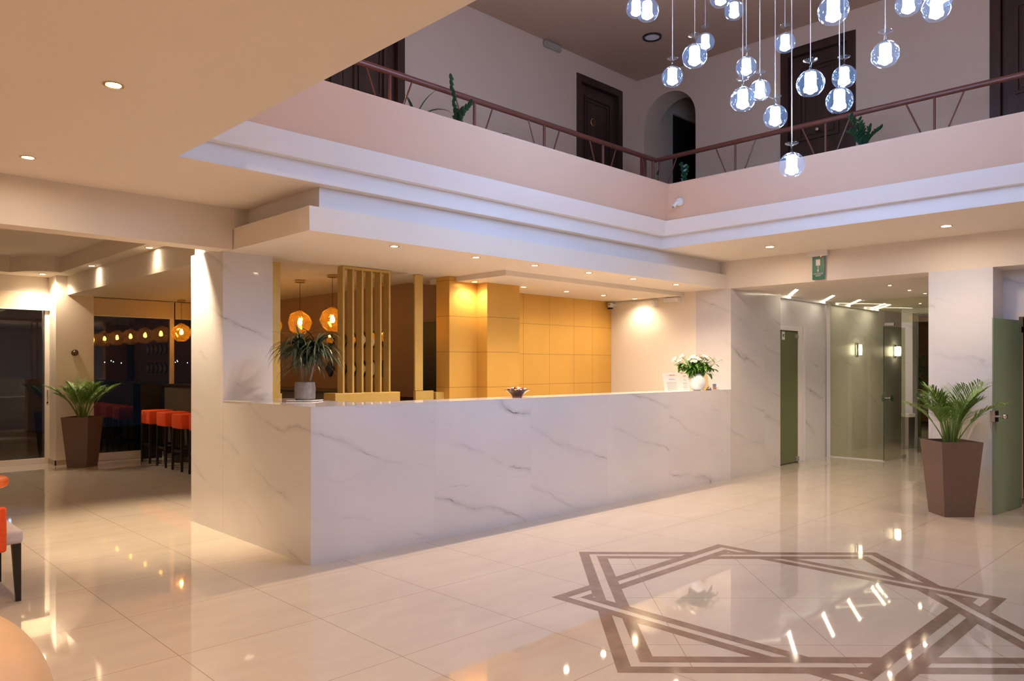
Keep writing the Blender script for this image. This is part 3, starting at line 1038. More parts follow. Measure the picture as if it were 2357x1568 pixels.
crys = MB().lathe([(0.001, 0.055), (0.028, 0.055), (0.031, 0.045), (0.030, 0.0), (0.031, -0.018), (0.038, -0.034), (0.034, -0.044), (0.022, -0.048), (0.012, -0.058), (0.001, -0.060)], 24, flute=0.07, nf=8)
capm = MB().lathe([(0.001, 0.074), (0.020, 0.073), (0.030, 0.062), (0.030, 0.056), (0.001, 0.056)], 20)
proto = None
for i, (x, y, z, lab) in enumerate(LP):
    if proto is None:
        t = thing('globe_pendant', lab, 'pendant light', (x, y, z), 0, 'glass globe pendants over the lobby')
        obj('shade', bowl, 'globe', t, smooth=True)
        obj('foot', foot, 'globe', t, smooth=True)
        obj('bulb', crys, 'led_cool', t, smooth=True)
        obj('cap', capm, 'chrome', t, smooth=True)
        proto = t
    else:
        t = dup(proto, (x, y, z), label=lab)
M['cord'] = plain('cord_wire', (0.75, 0.78, 0.85), 0.3, metal=0.6)
for o in [q for q in bpy.data.objects if q.name.split('.')[0] == 'globe_pendant']:
    obj('cord', MB().tube([(0, 0, 0.128), (0, 0, ZU - 0.056 - o.location.z)], 0.0022, 6), 'cord', o)
tag(obj('chandelier_plate', MB().lathe([(0.001, ZU - 0.002), (1.62, ZU - 0.002), (1.62, ZU - 0.05), (0.001, ZU - 0.06)], 48, (4.75, 2.35, 0)), 'chrome'),
    'round steel ceiling plate carrying the globe pendants', 'ceiling plate')

# ------------------------------------------------------------------ amber faceted pendants over the bar
rnd = random.Random(11)
am = MB()
bmx = bmesh.new()
bmesh.ops.create_icosphere(bmx, subdivisions=1, radius=0.15)
gold_r = (1 + 5 ** 0.5) / 2
bmx.free()


def faceted(mb, r):
    pts = []
    rows = [(0.22, 0.93, 6, 0.0), (0.78, 0.55, 7, 0.3), (1.0, -0.02, 8, 0.0), (0.80, -0.55, 7, 0.25), (0.42, -0.86, 6, 0.0)]
    idx = []
    for (rr, zz, n, ph) in rows:
        row = []
        for k in range(n):
            a = 2 * PI * (k + ph) / n + rnd.uniform(-0.08, 0.08)
            row.append(len(pts))
            pts.append((r * rr * math.cos(a), r * rr * math.sin(a), r * zz + rnd.uniform(-0.012, 0.012)))
        idx.append(row)
    bm = bmesh.new()
    vs = [bm.verts.new(p) for p in pts]
    bmesh.ops.convex_hull(bm, input=vs)
    bmesh.ops.dissolve_limit(bm, angle_limit=R(9), verts=bm.verts, edges=bm.edges)
    bm.verts.ensure_lookup_table()
    mp = {v: i for i, v in enumerate(bm.verts)}
    mb.add([v.co[:] for v in bm.verts], [[mp[v] for v in f.verts] for f in bm.faces])
    bm.free()
    return mb


faceted(am, 0.152)
wire = bmesh.new()
ap = None
names = ['amber faceted pendant partly hidden behind the gold slatted screen', 'amber faceted pendant beside the marble column, above the desk plant',
         'amber faceted pendant showing as a sliver beside the gold post', 'amber faceted pendant over the bar behind the marble column', 'amber faceted pendant over the bar behind the marble column',
         'amber faceted pendant cut off by the left edge of the marble column', 'amber faceted pendant farthest along the bar, before the white mullion']
for k in range(7):
    y = 7.65 + 0.7555 * k
    loc = (4.59, y, 1.99)
    if ap is None:
        t = thing('faceted_pendant', names[k], 'pendant light', loc, 0, 'amber pendants over the bar')
        sh = obj('shade', am, 'amber', t)
        # dark gold seams along the facets
        seam = MB()
        me_ = sh.data
        for e in me_.edges:
            a_, b_ = me_.vertices[e.vertices[0]].co, me_.vertices[e.vertices[1]].co
            seam.tube([a_, b_], 0.0016, 4, cap=False)
        obj('seams', seam, plain('bronze_seam', (0.35, 0.17, 0.04), 0.3, metal=0.8), t)
        obj('ceiling_rose', MB().lathe([(0.001, 0.515), (0.06, 0.515), (0.06, 0.492), (0.001, 0.492)], 24), 'brass', t, smooth=True)
        obj('cord', MB().tube([(0, 0, 0.49), (0, 0, 0.14)], 0.003, 6), 'blackplastic', t)
        obj('bulb_holder', MB().lathe([(0.001, 0.15), (0.012, 0.15), (0.016, 0.10), (0.016, 0.055), (0.001, 0.055)], 16), 'brass', t, smooth=True)
        obj('bulb', MB().lathe([(0.001, -0.035), (0.018, -0.030), (0.028, -0.008), (0.026, 0.015), (0.014, 0.045), (0.012, 0.055), (0.001, 0.055)], 16), 'filament', t, smooth=True)
        ap = t
    else:
        dup(ap, loc, rotz=0.7 * k, label=names[k])

# ------------------------------------------------------------------ bar, stools, mirrors
br = thing('bar_counter', 'long dark grey bar counter behind the orange stools', 'bar', (4.42, 7.0, 0))
obj('front', MB().box(0.0, 0.06, 0.0, 5.45, 0.0, 1.145), 'barface', br)
obj('top', MB().box(-0.03, 0.55, -0.02, 5.47, 1.145, 1.175), 'blackwood', br, bevel=0.003)
obj('shelf', MB().box(0.06, 0.45, 0.0, 5.45, 0.5, 0.53), 'barface', br)
obj('plinth', MB().box(0.03, 0.5, 0.02, 5.43, 0.0, 0.08), 'blackwood', br)
tag(obj('end_screen', MB().box(4.07, 4.385, 12.44, 12.46, 0.0, 1.172), 'blackplastic'), 'plain black panel standing at the far end of the bar', 'panel')
st = None
for k, (y, lab) in enumerate([(11.935, 'orange cube bar stool at the far end of the bar row'), (11.295, 'orange cube bar stool, second from the window'), (10.70, 'orange cube bar stool, third from the window, nearest fully seen'), (10.09, 'orange cube bar stool mostly hidden by the marble column')]):
    if st is None:
        t = thing('bar_stool', lab, 'stool', (4.14, y, 0), 0, 'orange bar stools along the bar')
        obj('seat', MB().box(-0.18, 0.18, -0.18, 0.18, 0.585, 0.79), 'orange', t, smooth=True, bevel=0.018, seg=3)
        for sx in (-1, 1):
            for sy in (-1, 1):
                q = 0.021
                p0, p1 = 0.155, 0.168
                bot = [(sx * p1 + a * 0.014, sy * p1 + b * 0.014, 0.0) for a, b in ((-1, -1), (1, -1), (1, 1), (-1, 1))]
                top = [(sx * p0 + a * q, sy * p0 + b * q, 0.59) for a, b in ((-1, -1), (1, -1), (1, 1), (-1, 1))]
                obj('leg', MB().frustum(bot, top), 'blackwood', t, bevel=0.003)
        for a in (-1, 1):
            obj('stretcher', MB().box(a * 0.158 - 0.01, a * 0.158 + 0.01, -0.15, 0.15, 0.255, 0.29), 'blackwood', t)
            obj('stretcher', MB().box(-0.15, 0.15, a * 0.158 - 0.01, a * 0.158 + 0.01, 0.205, 0.24), 'blackwood', t)
        st = t
    else:
        dup(st, (4.14, y, 0), label=lab)
# quatrefoil mirrors
def quatre(r):
    pts = []
    for k in range(4):
        a0 = k * PI / 2
        cx_, cy_ = 0.55 * r * math.cos(a0), 0.55 * r * math.sin(a0)
        for j in range(9):
            a = a0 - PI * 0.42 + j * PI * 0.84 / 8
            pts.append((cx_ + 0.45 * r * math.cos(a), cy_ + 0.45 * r * math.sin(a)))
    return pts


k = 0
for zrow, rn in ((1.815, 'upper'), (1.42, 'lower')):
    for j, y in enumerate((9.58, 9.235, 8.98, 8.73, 8.48, 8.23)):
        t = thing('quatrefoil_mirror', rn + ' row four-lobed wall mirror, ' + ['left of the slats, behind the plant', 'in the first gap of the slats', 'in the second gap of the slats', 'in the third gap of the slats', 'in the fourth gap of the slats', 'in the last gap of the slats'][j], 'mirror', (5.72, y, zrow), 0, 'quatrefoil mirrors on the brown wall')
        if k == 0:
            q = quatre(0.115)
            fr_ = obj('frame', MB().prism([(a, b) for a, b in q], -0.018, -0.002, 'x'), 'blackwood', t)
            gl_ = obj('glass', MB().prism([(a * 0.8, b * 0.8) for a, b in q], -0.021, -0.017, 'x'), 'mirror', t)
        else:
            for s0 in (fr_, gl_):
                c_ = s0.copy()
                COL.objects.link(c_)
                c_.parent = t
        k += 1
# wall medallion on the bar pillar
tag(obj('wall_medallion', MB().lathe([(0.001, -0.018), (0.022, -0.022), (0.030, -0.012), (0.044, -0.016), (0.050, -0.006), (0.050, -0.001), (0.001, -0.001)], 28, (3.167, 12.53, 1.657), axis='y'), plain('bronze', (0.16, 0.10, 0.06), 0.4, metal=0.6), smooth=True),
    'small round bronze disc fixed on the cream bar pillar', 'wall disc')

# ------------------------------------------------------------------ glass corridor screen and doors
g = thing('glass_screen', 'fixed clear glass screen with white post across the corridor', 'glass screen', (12.1, 5.06, 0))
obj('pane', MB().box(-0.005, 0.005, -0.86, -0.03, 0.01, 2.48), 'greenglass', g)
obj('post', MB().box(-0.018, 0.018, -0.035, 0.02, 0.0, 2.452), 'white', g)
obj('sill', MB().box(-0.015, 0.015, -0.86, -0.03, 0.0, 0.014), 'white', g)
obj('transom_pane', MB().box(-0.005, 0.005, -2.45, -0.865, 2.112, 2.48), 'greenglass', g)
obj('patch_fitting', MB().box(-0.02, 0.02, -1.00, -0.86, 2.075, 2.118), 'chrome', g, bevel=0.003)


def glass_leaf(name, hinge, ang, width, zt, label, flip=1, knob=True):
    t = thing(name, label, 'glass door', (hinge[0], hinge[1], 0), ang)
    obj('pane', MB().box(0.0, width, -0.005, 0.005, 0.008, zt), 'greenglass', t)
    obj('edge', MB().box(width, width + 0.004, -0.0055, 0.0055, 0.008, zt), 'glass_edge', t)
    obj('patch_fitting', MB().box(-0.01, 0.13, -0.015, 0.015, 0.0, 0.055), 'chrome', t, bevel=0.003)
    if knob:
        for sg in (-1, 1):
            obj('pull_disc', MB().lathe([(0.001, sg * 0.055), (0.055, sg * 0.055), (0.06, sg * 0.062), (0.055, sg * 0.069), (0.001, sg * 0.069)], 24, (width - 0.12, 0, 0.965), axis='y'), thin_glass('pull_glass_%d' % sg, (0.55, 0.85, 0.72), 0.2), t, smooth=True)
        obj('pull_bar', MB().tube([(width - 0.12, -0.056, 0.965), (width - 0.12, 0.056, 0.965)], 0.008, 8), 'chrome', t)
    return t


# open leaves: pivot at the far side, free edge pointing to the lobby
glass_leaf('glass_door', (12.78, 4.13), math.atan2(4.195 - 4.13, 12.045 - 12.78), 0.735, 2.066, 'open inner glass door leaf with round pulls in the corridor')
glass_leaf('glass_door', (14.40, 4.08), math.atan2(4.235 - 4.08, 13.736 - 14.40), 0.68, 2.36, 'open outer glass door leaf by the bin and dark exit')
# frosted green door leaf in the niche, opened towards the lobby
t = thing('frosted_door', 'frosted green glass door leaf standing open at the right edge', 'glass door', (9.165, 1.845, 0), math.atan2(1.936 - 1.845, 8.448 - 9.165))
L_ = 0.722
obj('pane', MB().box(0, L_, -0.005, 0.005, 0.008, 1.925), 'frosted', t)
obj('hinge', MB().box(-0.02, 0.06, -0.02, 0.02, 1.80, 1.86), 'chrome', t, bevel=0.003)
obj('hinge', MB().box(-0.02, 0.06, -0.02, 0.02, 0.03, 0.09), 'chrome', t, bevel=0.003)
lk = obj('lock', MB().box(L_ - 0.085, L_ + 0.012, -0.022, 0.022, 0.91, 1.02), 'chrome', t, bevel=0.004)
obj('knob', MB().lathe([(0.010, 0.02), (0.010, 0.055), (0.016, 0.062), (0.026, 0.078), (0.028, 0.092), (0.020, 0.108), (0.001, 0.112)], 20, (L_ - 0.04, 0, 0.965), axis='y'), 'chrome', lk, smooth=True)
# bin, wall lamp and things outside the entrance
t = thing('waste_bin', 'tall slim steel waste bin beyond the glass doors', 'bin', (14.28, 4.56, 0))
obj('body', MB().lathe([(0.001, 0), (0.082, 0), (0.09, 0.01), (0.105, 0.60), (0.10, 0.62), (0.001, 0.56)], 4), 'chrome', t)
t.rotation_euler = (0, 0, R(20))
obj('liner', MB().lathe([(0.107, 0.56), (0.112, 0.62), (0.095, 0.625), (0.09, 0.59)], 4, close=True), 'whiteplastic', t)
for (x, lab) in ((13.35, 'white glowing shape standing in for a lamp reflection at the fixed glass pane'), (15.2, 'white glowing wall lamp farther down, seen through the open glass door')):  # the nearer one is a glowing stand-in for a lamp's reflection
    t = thing('wall_lamp_or_reflection', lab, 'wall lamp', (x, 5.1, 1.72), 0, 'corridor wall lamps')
    obj('backplate', MB().box(-0.05, 0.05, -0.02, 0, -0.1, 0.14), 'chrome', t, bevel=0.004)
    w_ = 0.6 if x < 14 else 1.0
    obj('shade', MB().lathe([(0.001, -0.07), (0.042 * w_, -0.068), (0.05 * w_, 0.02), (0.042 * w_, 0.108), (0.001, 0.11)], 20, (0, -0.07, 0)), 'led_wall', t, smooth=True)

# WC sign and exit sign
t = thing('toilet_sign', 'small square WC sign on the green glass toilet door', 'sign', (10.58, 5.088, 1.905))
obj('plate', MB().box(-0.045, 0.045, -0.004, 0, -0.06, 0.06), 'whiteplastic', t)
obj('lettering', on_y_wall(text_mb('WC', 0.06, 0.065), 0, -0.0055, 0), 'ink', t)
t = thing('exit_sign', 'green emergency exit sign with arrow under a white box', 'sign', (WX, 3.775, 2.61))
obj('housing', MB().box(-0.06, -0.001, -0.118, 0.122, 0.135, 0.215), 'whiteplastic', t, bevel=0.006)
obj('panel', MB().box(-0.034, -0.028, -0.072, 0.072, -0.135, 0.135), 'exitgreen', t)
pan = t.children[1] if len(t.children) > 1 else t
arr = MB()
arr.box(-0.0365, -0.0345, -0.022, 0.028, 0.028, 0.100)
arr.box(-0.0365, -0.0345, 0.0, 0.007, -0.03, 0.028)
arr.prism([(-0.009, -0.022), (0.016, -0.022), (0.0035, -0.055)], -0.0365, -0.0345, 'x')
obj('arrow', arr, 'signwhite', t)
obj('lettering', on_x_wall(text_mb('ΕΞΟΔΟΣ', 0.025, 0.112), -0.035, 0, -0.069), 'signwhite', t)
obj('lettering', on_x_wall(text_mb('EXIT', 0.024, 0.062), -0.035, 0, -0.092), 'signwhite', t)
obj('indicator', MB().lathe([(0.001, -0.006), (0.005, -0.003), (0.001, 0.001)], 10, (-0.05, -0.035, 0.133)), 'redled', t)

# ------------------------------------------------------------------ wall fittings
t = thing('wall_camera', 'small white camera with black lens in the corner by the gold wall', 'camera', (8.70, 6.80, 2.345))
obj('body', MB().box(-0.05, 0.0, -0.032, 0.032, -0.035, 0.035), 'whiteplastic', t, smooth=True, bevel=0.012)
obj('base', MB().box(-0.052, 0.0, -0.033, 0.033, -0.06, -0.035), 'blackplastic', t, bevel=0.008)
obj('lens', MB().disc((-0.054, 0, 0.008), 0.009, 14, 'x'), 'blackplastic', t)
obj('bracket', MB().box(0.0, 0.08, -0.02, 0.01, -0.015, 0.025), 'whiteplastic', t, bevel=0.006)
t = thing('alarm_siren', 'round cream alarm unit high on the cream wall behind the desk', 'alarm', (WX, 6.10, 2.352))
obj('base', MB().lathe([(0.001, -0.035), (0.055, -0.035), (0.062, -0.02), (0.062, -0.001), (0.001, -0.001)], 24, axis='x'), 'whiteplastic', t, smooth=True)
obj('dome', MB().lathe([(0.001, -0.075), (0.025, -0.068), (0.036, -0.05), (0.038, -0.035)], 20, axis='x'), 'whiteplastic', t, smooth=True)
t = thing('emergency_light', 'white ribbed emergency light high on the cream wall behind the desk', 'light fitting', (WX, 5.80, 2.365))
obj('base', MB().box(-0.03, -0.001, -0.125, 0.125, -0.034, 0.034), 'whiteplastic', t, bevel=0.005)
m = MB().box(-0.055, -0.03, -0.115, 0.115, -0.028, 0.028)
for k in range(11):
    m.box(-0.058, -0.055, -0.108 + k * 0.02, -0.100 + k * 0.02, -0.026, 0.026)
obj('diffuser', m, 'porcelain', t)
struct('trim_11', MB().box(WX - 0.012, WX, 6.16, 6.80, 2.375, 2.388), 'white')       # cable duct
t = thing('security_camera', 'white ball camera on the parapet corner under the gallery', 'camera', (7.112, 4.60, 3.262))
obj('base', MB().lathe([(0.001, 0), (0.042, 0), (0.045, 0.012), (0.040, 0.03), (0.001, 0.03)], 24, (-0.03, 0, 0), axis='x'), 'whiteplastic', t, smooth=True)
obj('body', MB().tube([(-0.03, 0.0, -0.005), (-0.06, 0.02, -0.02), (-0.09, 0.035, -0.06)], [0.012, 0.020, 0.020], 14), 'whiteplastic', t, smooth=True)
obj('lens', MB().tube([(-0.09, 0.035, -0.06), (-0.094, 0.037, -0.066)], 0.014, 12), 'greyplastic', t)
t = thing('ceiling_speaker', 'dark rimmed round speaker in the upper ceiling', 'speaker', (7.534, 5.272, ZU))
obj('rim', MB().lathe([(0.085, -0.001), (0.115, -0.001), (0.112, -0.02), (0.088, -0.016)], 32, close=True), 'blackplastic', t, smooth=True)
obj('grille', MB().lathe([(0.001, -0.01), (0.086, -0.01), (0.086, -0.001), (0.001, -0.001)], 32), 'signwhite', t)
t = thing('emergency_light', 'cream emergency light at the top of the upper left wall', 'light fitting', (6.80, UY, 5.385))
M['agedplastic'] = plain('aged_cream_plastic', (0.36, 0.30, 0.25), 0.5)
obj('base', MB().box(-0.15, 0.15, -0.05, -0.001, -0.042, 0.036), 'agedplastic', t, bevel=0.018)
obj('diffuser', MB().box(-0.13, 0.13, -0.062, -0.05, -0.03, 0.022), 'agedplastic', t, bevel=0.004)

# ------------------------------------------------------------------ plants
def frond_mesh(rnd, az, lean, length, leaf=0.155, n=17, w=0.0055, lim=None):
    """areca frond: arching midrib with paired pointed leaflets"""
    m = MB()
    d = Vector((math.cos(az), math.sin(az), 0))
    base = d * 0.03 + Vector((rnd.uniform(-0.02, 0.02), rnd.uniform(-0.02, 0.02), 0))
    pts = []
    a = lean
    p = base.copy()
    N = 16
    for i in range(N + 1):
        pts.append(p.copy())
        st_ = length / N
        ang = a + (i / N) ** 2.0 * R(48)
        p = p + (d * math.sin(ang) + Vector((0, 0, 1)) * math.cos(ang)) * st_
    m.tube(pts, [0.006 * (1 - 0.8 * i / N) + 0.001 for i in range(N + 1)], 5)
    sd = d.cross(Vector((0, 0, 1))).normalized()
    for k in range(n):
        t = 0.46 + 0.54 * k / (n - 1)
        f = t * N
        i = min(int(f), N - 1)
        q = pts[i].lerp(pts[i + 1], f - i)
        tg = (pts[i + 1] - pts[i]).normalized()
        ll = leaf * (0.55 + 0.75 * math.sin(PI * min(1, (t - 0.36) / 0.72))) * rnd.uniform(0.85, 1.1)
        for sg in (-1, 1):
            dr = (tg * rnd.uniform(0.75, 1.0) + sd * sg * rnd.uniform(0.75, 1.0) + Vector((0, 0, rnd.uniform(0.0, 0.35)))).normalized()
            a1 = q + dr * ll * 0.35
            a2 = a1 + (dr + Vector((0, 0, -0.15))).normalized() * ll * 0.35
            a3 = a2 + (dr + Vector((0, 0, -0.45))).normalized() * ll * 0.32
            m.ribbon([q, a1, a2, a3], [w * 0.35, w, w * 0.8, 0.0006], fold=0.25)
    if lim:
        m.v = [lim(p_) for p_ in m.v]
    return m


def sq(r, z, ang=0):
    return [(r * math.cos(ang + k * PI / 2), r * math.sin(ang + k * PI / 2), z) for k in range(4)]


def planter_palm(loc, label, seed, fronds, lim=None):
    rnd = random.Random(seed)
    t = thing('potted_palm', label, 'potted plant', loc)
    H_, rb, rt = 0.725, 0.20, 0.28
    m = MB()
    # outer wall, rim, inner wall, soil level
    m.v = []
    a = sq(rb, 0) + sq(rt, H_) + sq(rt - 0.022, H_) + sq(rt - 0.05, H_ - 0.10)
    fs = [(3, 2, 1, 0)]
    for r_ in range(3):
        for k in range(4):
            fs.append((r_ * 4 + k, r_ * 4 + (k + 1) % 4, (r_ + 1) * 4 + (k + 1) % 4, (r_ + 1) * 4 + k))
    m.add(a, fs)
    obj('planter', m, 'planter', t)
    m = MB()
    m.add(sq(rt - 0.045, H_ - 0.06), [(0, 1, 2, 3)])
    obj('soil', m, 'soil', t)
    for (az, lean, ln) in fronds:
        f = frond_mesh(rnd, R(az), R(lean), ln, lim=lim)
        obj('frond', f, 'frond', t, loc=(0, 0, H_ - 0.06))
    m = MB()
    for k in range(16):
        a_ = rnd.uniform(0, 2 * PI)
        r_ = rnd.uniform(0.01, 0.06)
        h_ = rnd.uniform(0.15, 0.33)
        m.tube([(r_ * math.cos(a_), r_ * math.sin(a_), H_ - 0.06), (r_ * 1.8 * math.cos(a_), r_ * 1.8 * math.sin(a_), H_ - 0.06 + h_)], [0.006, 0.003], 5)
    o = obj('stems', m, 'stem', t)
    return t


def soft(v, lim):
    """leaves bend away before they reach a wall at lim"""
    k = 0.12
    return v if v < lim - k else lim - k + k * (1 - math.exp(-(v - lim + k) / k))


rn = random.Random(5)
FR = []
for i in range(26):
    az = i * 137.5 + rn.uniform(-10, 10)
    ln_ = rn.uniform(0.50, 0.74)
    le_ = rn.choice([2, 7, 12, 18, 25, 32]) + rn.uniform(-3, 3)
    FR.append((az, le_, ln_ if le_ > 12 else ln_ * 0.85))


def lim_r(p):
    x = soft(p[0], 0.54 if p[1] > -0.2 else 0.20)
    return (x, p[1], p[2])


planter_palm((8.222, 2.238, 0), 'areca palm in a tapered brown planter beside the white marble pillar', 2, FR, lim_r)
FR = []
for i in range(22):
    az = i * 137.5 + rn.uniform(-10, 10) + 40
    ln_ = rn.uniform(0.50, 0.70)
    le_ = rn.choice([2, 7, 12, 18, 24]) + rn.uniform(-3, 3)
    FR.append((az, le_, ln_ if le_ > 12 else ln_ * 0.85))


def lim_l(p):
    return (p[0], soft(p[1], 0.385), p[2])


planter_palm((3.166, 12.13, 0), 'areca palm in a tapered brown planter before the cream bar pillar', 9, FR, lim_l)

# dracaena on the desk
t = thing('potted_dracaena', 'dark drooping dracaena in a grey concrete pot on the desk', 'potted plant', (3.215, 5.80, 1.155), 0)
pot = MB()
pot.lathe([(0.001, 0.0), (0.074, 0.0), (0.086, 0.012), (0.088, 0.10), (0.082, 0.150), (0.072, 0.152), (0.070, 0.12), (0.001, 0.12)], 28)
obj('pot', pot, 'concrete', t, smooth=True, loc=(0, 0, 0.012))
obj('soil', MB().lathe([(0.001, 0.125), (0.071, 0.125)], 20), 'soil', t, loc=(0, 0, 0.012))
rnd = random.Random(21)
rx, ry = math.sin(YAW), -math.cos(YAW)
crowns = [(-0.055, 0.02, 0.46), (0.10, -0.01, 0.44), (0.0, 0.04, 0.36)]
for (lat, dep, hz) in crowns:
    cx_, cy_ = lat * rx + dep * 0.7, lat * ry + dep * 0.7
    trunk = MB().tube([(cx_ * 0.25, cy_ * 0.25, 0.12), (cx_ * 0.6, cy_ * 0.6, hz * 0.55), (cx_, cy_, hz - 0.03)], [0.011, 0.010, 0.009], 8)
    obj('trunk', trunk, plain('trunk_bark_%d' % int(lat * 1000), (0.26, 0.17, 0.11), 0.8), t)
    m = MB()
    nl = 120 if lat != 0.0 else 60
    for k in range(nl):
        az = rnd.uniform(0, 2 * PI)
        el = math.acos(rnd.uniform(-0.25, 0.98))        # from straight up to a bit below level
        ln = rnd.uniform(0.20, 0.36)
        d = Vector((math.cos(az), math.sin(az), 0))
        p = Vector((cx_, cy_, hz + rnd.uniform(-0.05, 0.03)))
        pts = []
        N = 7
        for i in range(N + 1):
            pts.append(p.copy())
            ang = el + (R(178) - el) * (i / N) ** 1.25 * min(1.0, 0.35 + el / 1.3)
            p = p + (d * math.sin(ang) + Vector((0, 0, math.cos(ang)))) * (ln / N)
        wd = rnd.uniform(0.0075, 0.0115)
        m.ribbon(pts, [wd * q for q in (0.7, 1, 1, 0.95, 0.8, 0.6, 0.35, 0.05)], fold=0.3)
    obj('leaves', m, 'dracaena', t)
tag(obj('saucer', MB().box(-0.115, 0.115, -0.115, 0.115, 0.004, 0.011).box(-0.07, 0.07, -0.07, 0.07, 0.0, 0.004), 'porcelain', bevel=0.003, loc=(3.215, 5.80, 1.1552)), 'flat square white dish under the concrete plant pot', 'dish')
bpy.data.objects['saucer'].rotation_euler = (0, 0, R(35))

# white vase and daisies
VB = (8.19, 5.06, 1.155)
t = thing('round_vase', 'round white glazed vase standing on the right end of the desk', 'vase', VB)
pr = [(0.001, 0.0), (0.040, 0.0), (0.055, 0.006)]
for i in range(15):
    a = R(-60 + i * 8.6)
    pr.append((0.110 * math.cos(a), 0.102 + 0.110 * math.sin(a)))
pr += [(0.045, 0.204), (0.041, 0.198), (0.041, 0.14)]
obj('body', MB().lathe(pr, 40), 'porcelain', t, smooth=True)
bq = thing('bouquet', 'white daisy bouquet with green leaves in the round white vase', 'flowers', (VB[0], VB[1], VB[2] + 0.185))
rnd = random.Random(8)
lf = MB()
stm = MB()
heads = []
for k in range(44):
    az = rnd.uniform(0, 2 * PI)
    sp = rnd.uniform(0.10, 1.0)
    h_ = rnd.uniform(0.16, 0.235) + (1 - sp) * 0.03
    fwd_ = 1.0 if math.sin(az) < 0.15 else 0.75
    tip = Vector((math.cos(az) * 0.33 * sp * math.sin(YAW) + math.sin(az) * 0.13 * sp * math.cos(YAW), -math.cos(az) * 0.33 * sp * math.cos(YAW) + math.sin(az) * 0.13 * sp * math.sin(YAW), h_))
    mid = tip * 0.5 + Vector((0, 0, 0.03))
    stm.tube([(0, 0, -0.02), mid, tip], 0.0018, 5)
    heads.append((tip, (tip - mid).normalized()))
    for j in range(6):
        q = Vector((0, 0, 0)).lerp(tip, rnd.uniform(0.3, 0.80)) + Vector((0, 0, 0.005))
        a2 = rnd.uniform(0, 2 * PI)
        dr = Vector((math.cos(a2), math.sin(a2), rnd.uniform(-0.9, 0.15))).normalized()
        ll = rnd.uniform(0.06, 0.105)
        w_ = ll * 0.20
        lf.ribbon([q, q + dr * ll * 0.4, q + dr * ll * 0.75 + Vector((0, 0, -0.004)), q + dr * ll + Vector((0, 0, -0.012))], [w_ * 0.3, w_, w_ * 0.8, 0.001], fold=0.3)
for k in range(90):
    az = rnd.uniform(0, 2 * PI)
    r_ = rnd.uniform(0.03, 0.16)
    q = Vector((math.cos(az) * r_ * 1.3 * math.sin(YAW), -math.cos(az) * r_ * 1.3 * math.cos(YAW) + 0.3 * math.sin(az) * r_, rnd.uniform(0.02, 0.12)))
    dr = Vector((math.cos(az), math.sin(az), rnd.uniform(-0.9, 0.3))).normalized()
    ll = rnd.uniform(0.07, 0.115)
    lf.ribbon([q, q + dr * ll * 0.4, q + dr * ll * 0.75 + Vector((0, 0, -0.006)), q + dr * ll + Vector((0, 0, -0.016))], [0.005, 0.018, 0.014, 0.001], fold=0.3)
obj('stems', stm, 'bouquetleaf', bq)
obj('foliage', lf, 'bouquetleaf', bq)
for (tip, dr) in heads:
    m = MB()
    up = dr
    a_ = up.cross(Vector((0, 0, 1)))
    if a_.length < 0.05:
        a_ = Vector((1, 0, 0))
    a_.normalize()
    b_ = up.cross(a_).normalized()
    rr = rnd.uniform(0.027, 0.036)
    for j in range(13):
        an = 2 * PI * j / 13
        d_ = a_ * math.cos(an) + b_ * math.sin(an)
        s2 = up.cross(d_)
        w_ = rr * 0.26
        p0, p1, p2 = tip + d_ * rr * 0.18, tip + d_ * rr * 0.65 + up * 0.003, tip + d_ * rr + up * 0.001
        m.add([p0 - s2 * w_ * 0.5, p0 + s2 * w_ * 0.5, p1 + s2 * w_, p2 + s2 * w_ * 0.5, p2 - s2 * w_ * 0.5, p1 - s2 * w_], [(0, 1, 2, 3, 4, 5)])
    fl = obj('blossom', m, 'petal', bq)
    m = MB()
    m.frustum([tip + (a_ * math.cos(q) + b_ * math.sin(q)) * rr * 0.27 for q in [k * PI / 4 for k in range(8)]], [tip + up * 0.005 + (a_ * math.cos(q) + b_ * math.sin(q)) * rr * 0.18 for q in [k * PI / 4 for k in range(8)]])
    obj('flower_centre', m, 'pollen', fl)

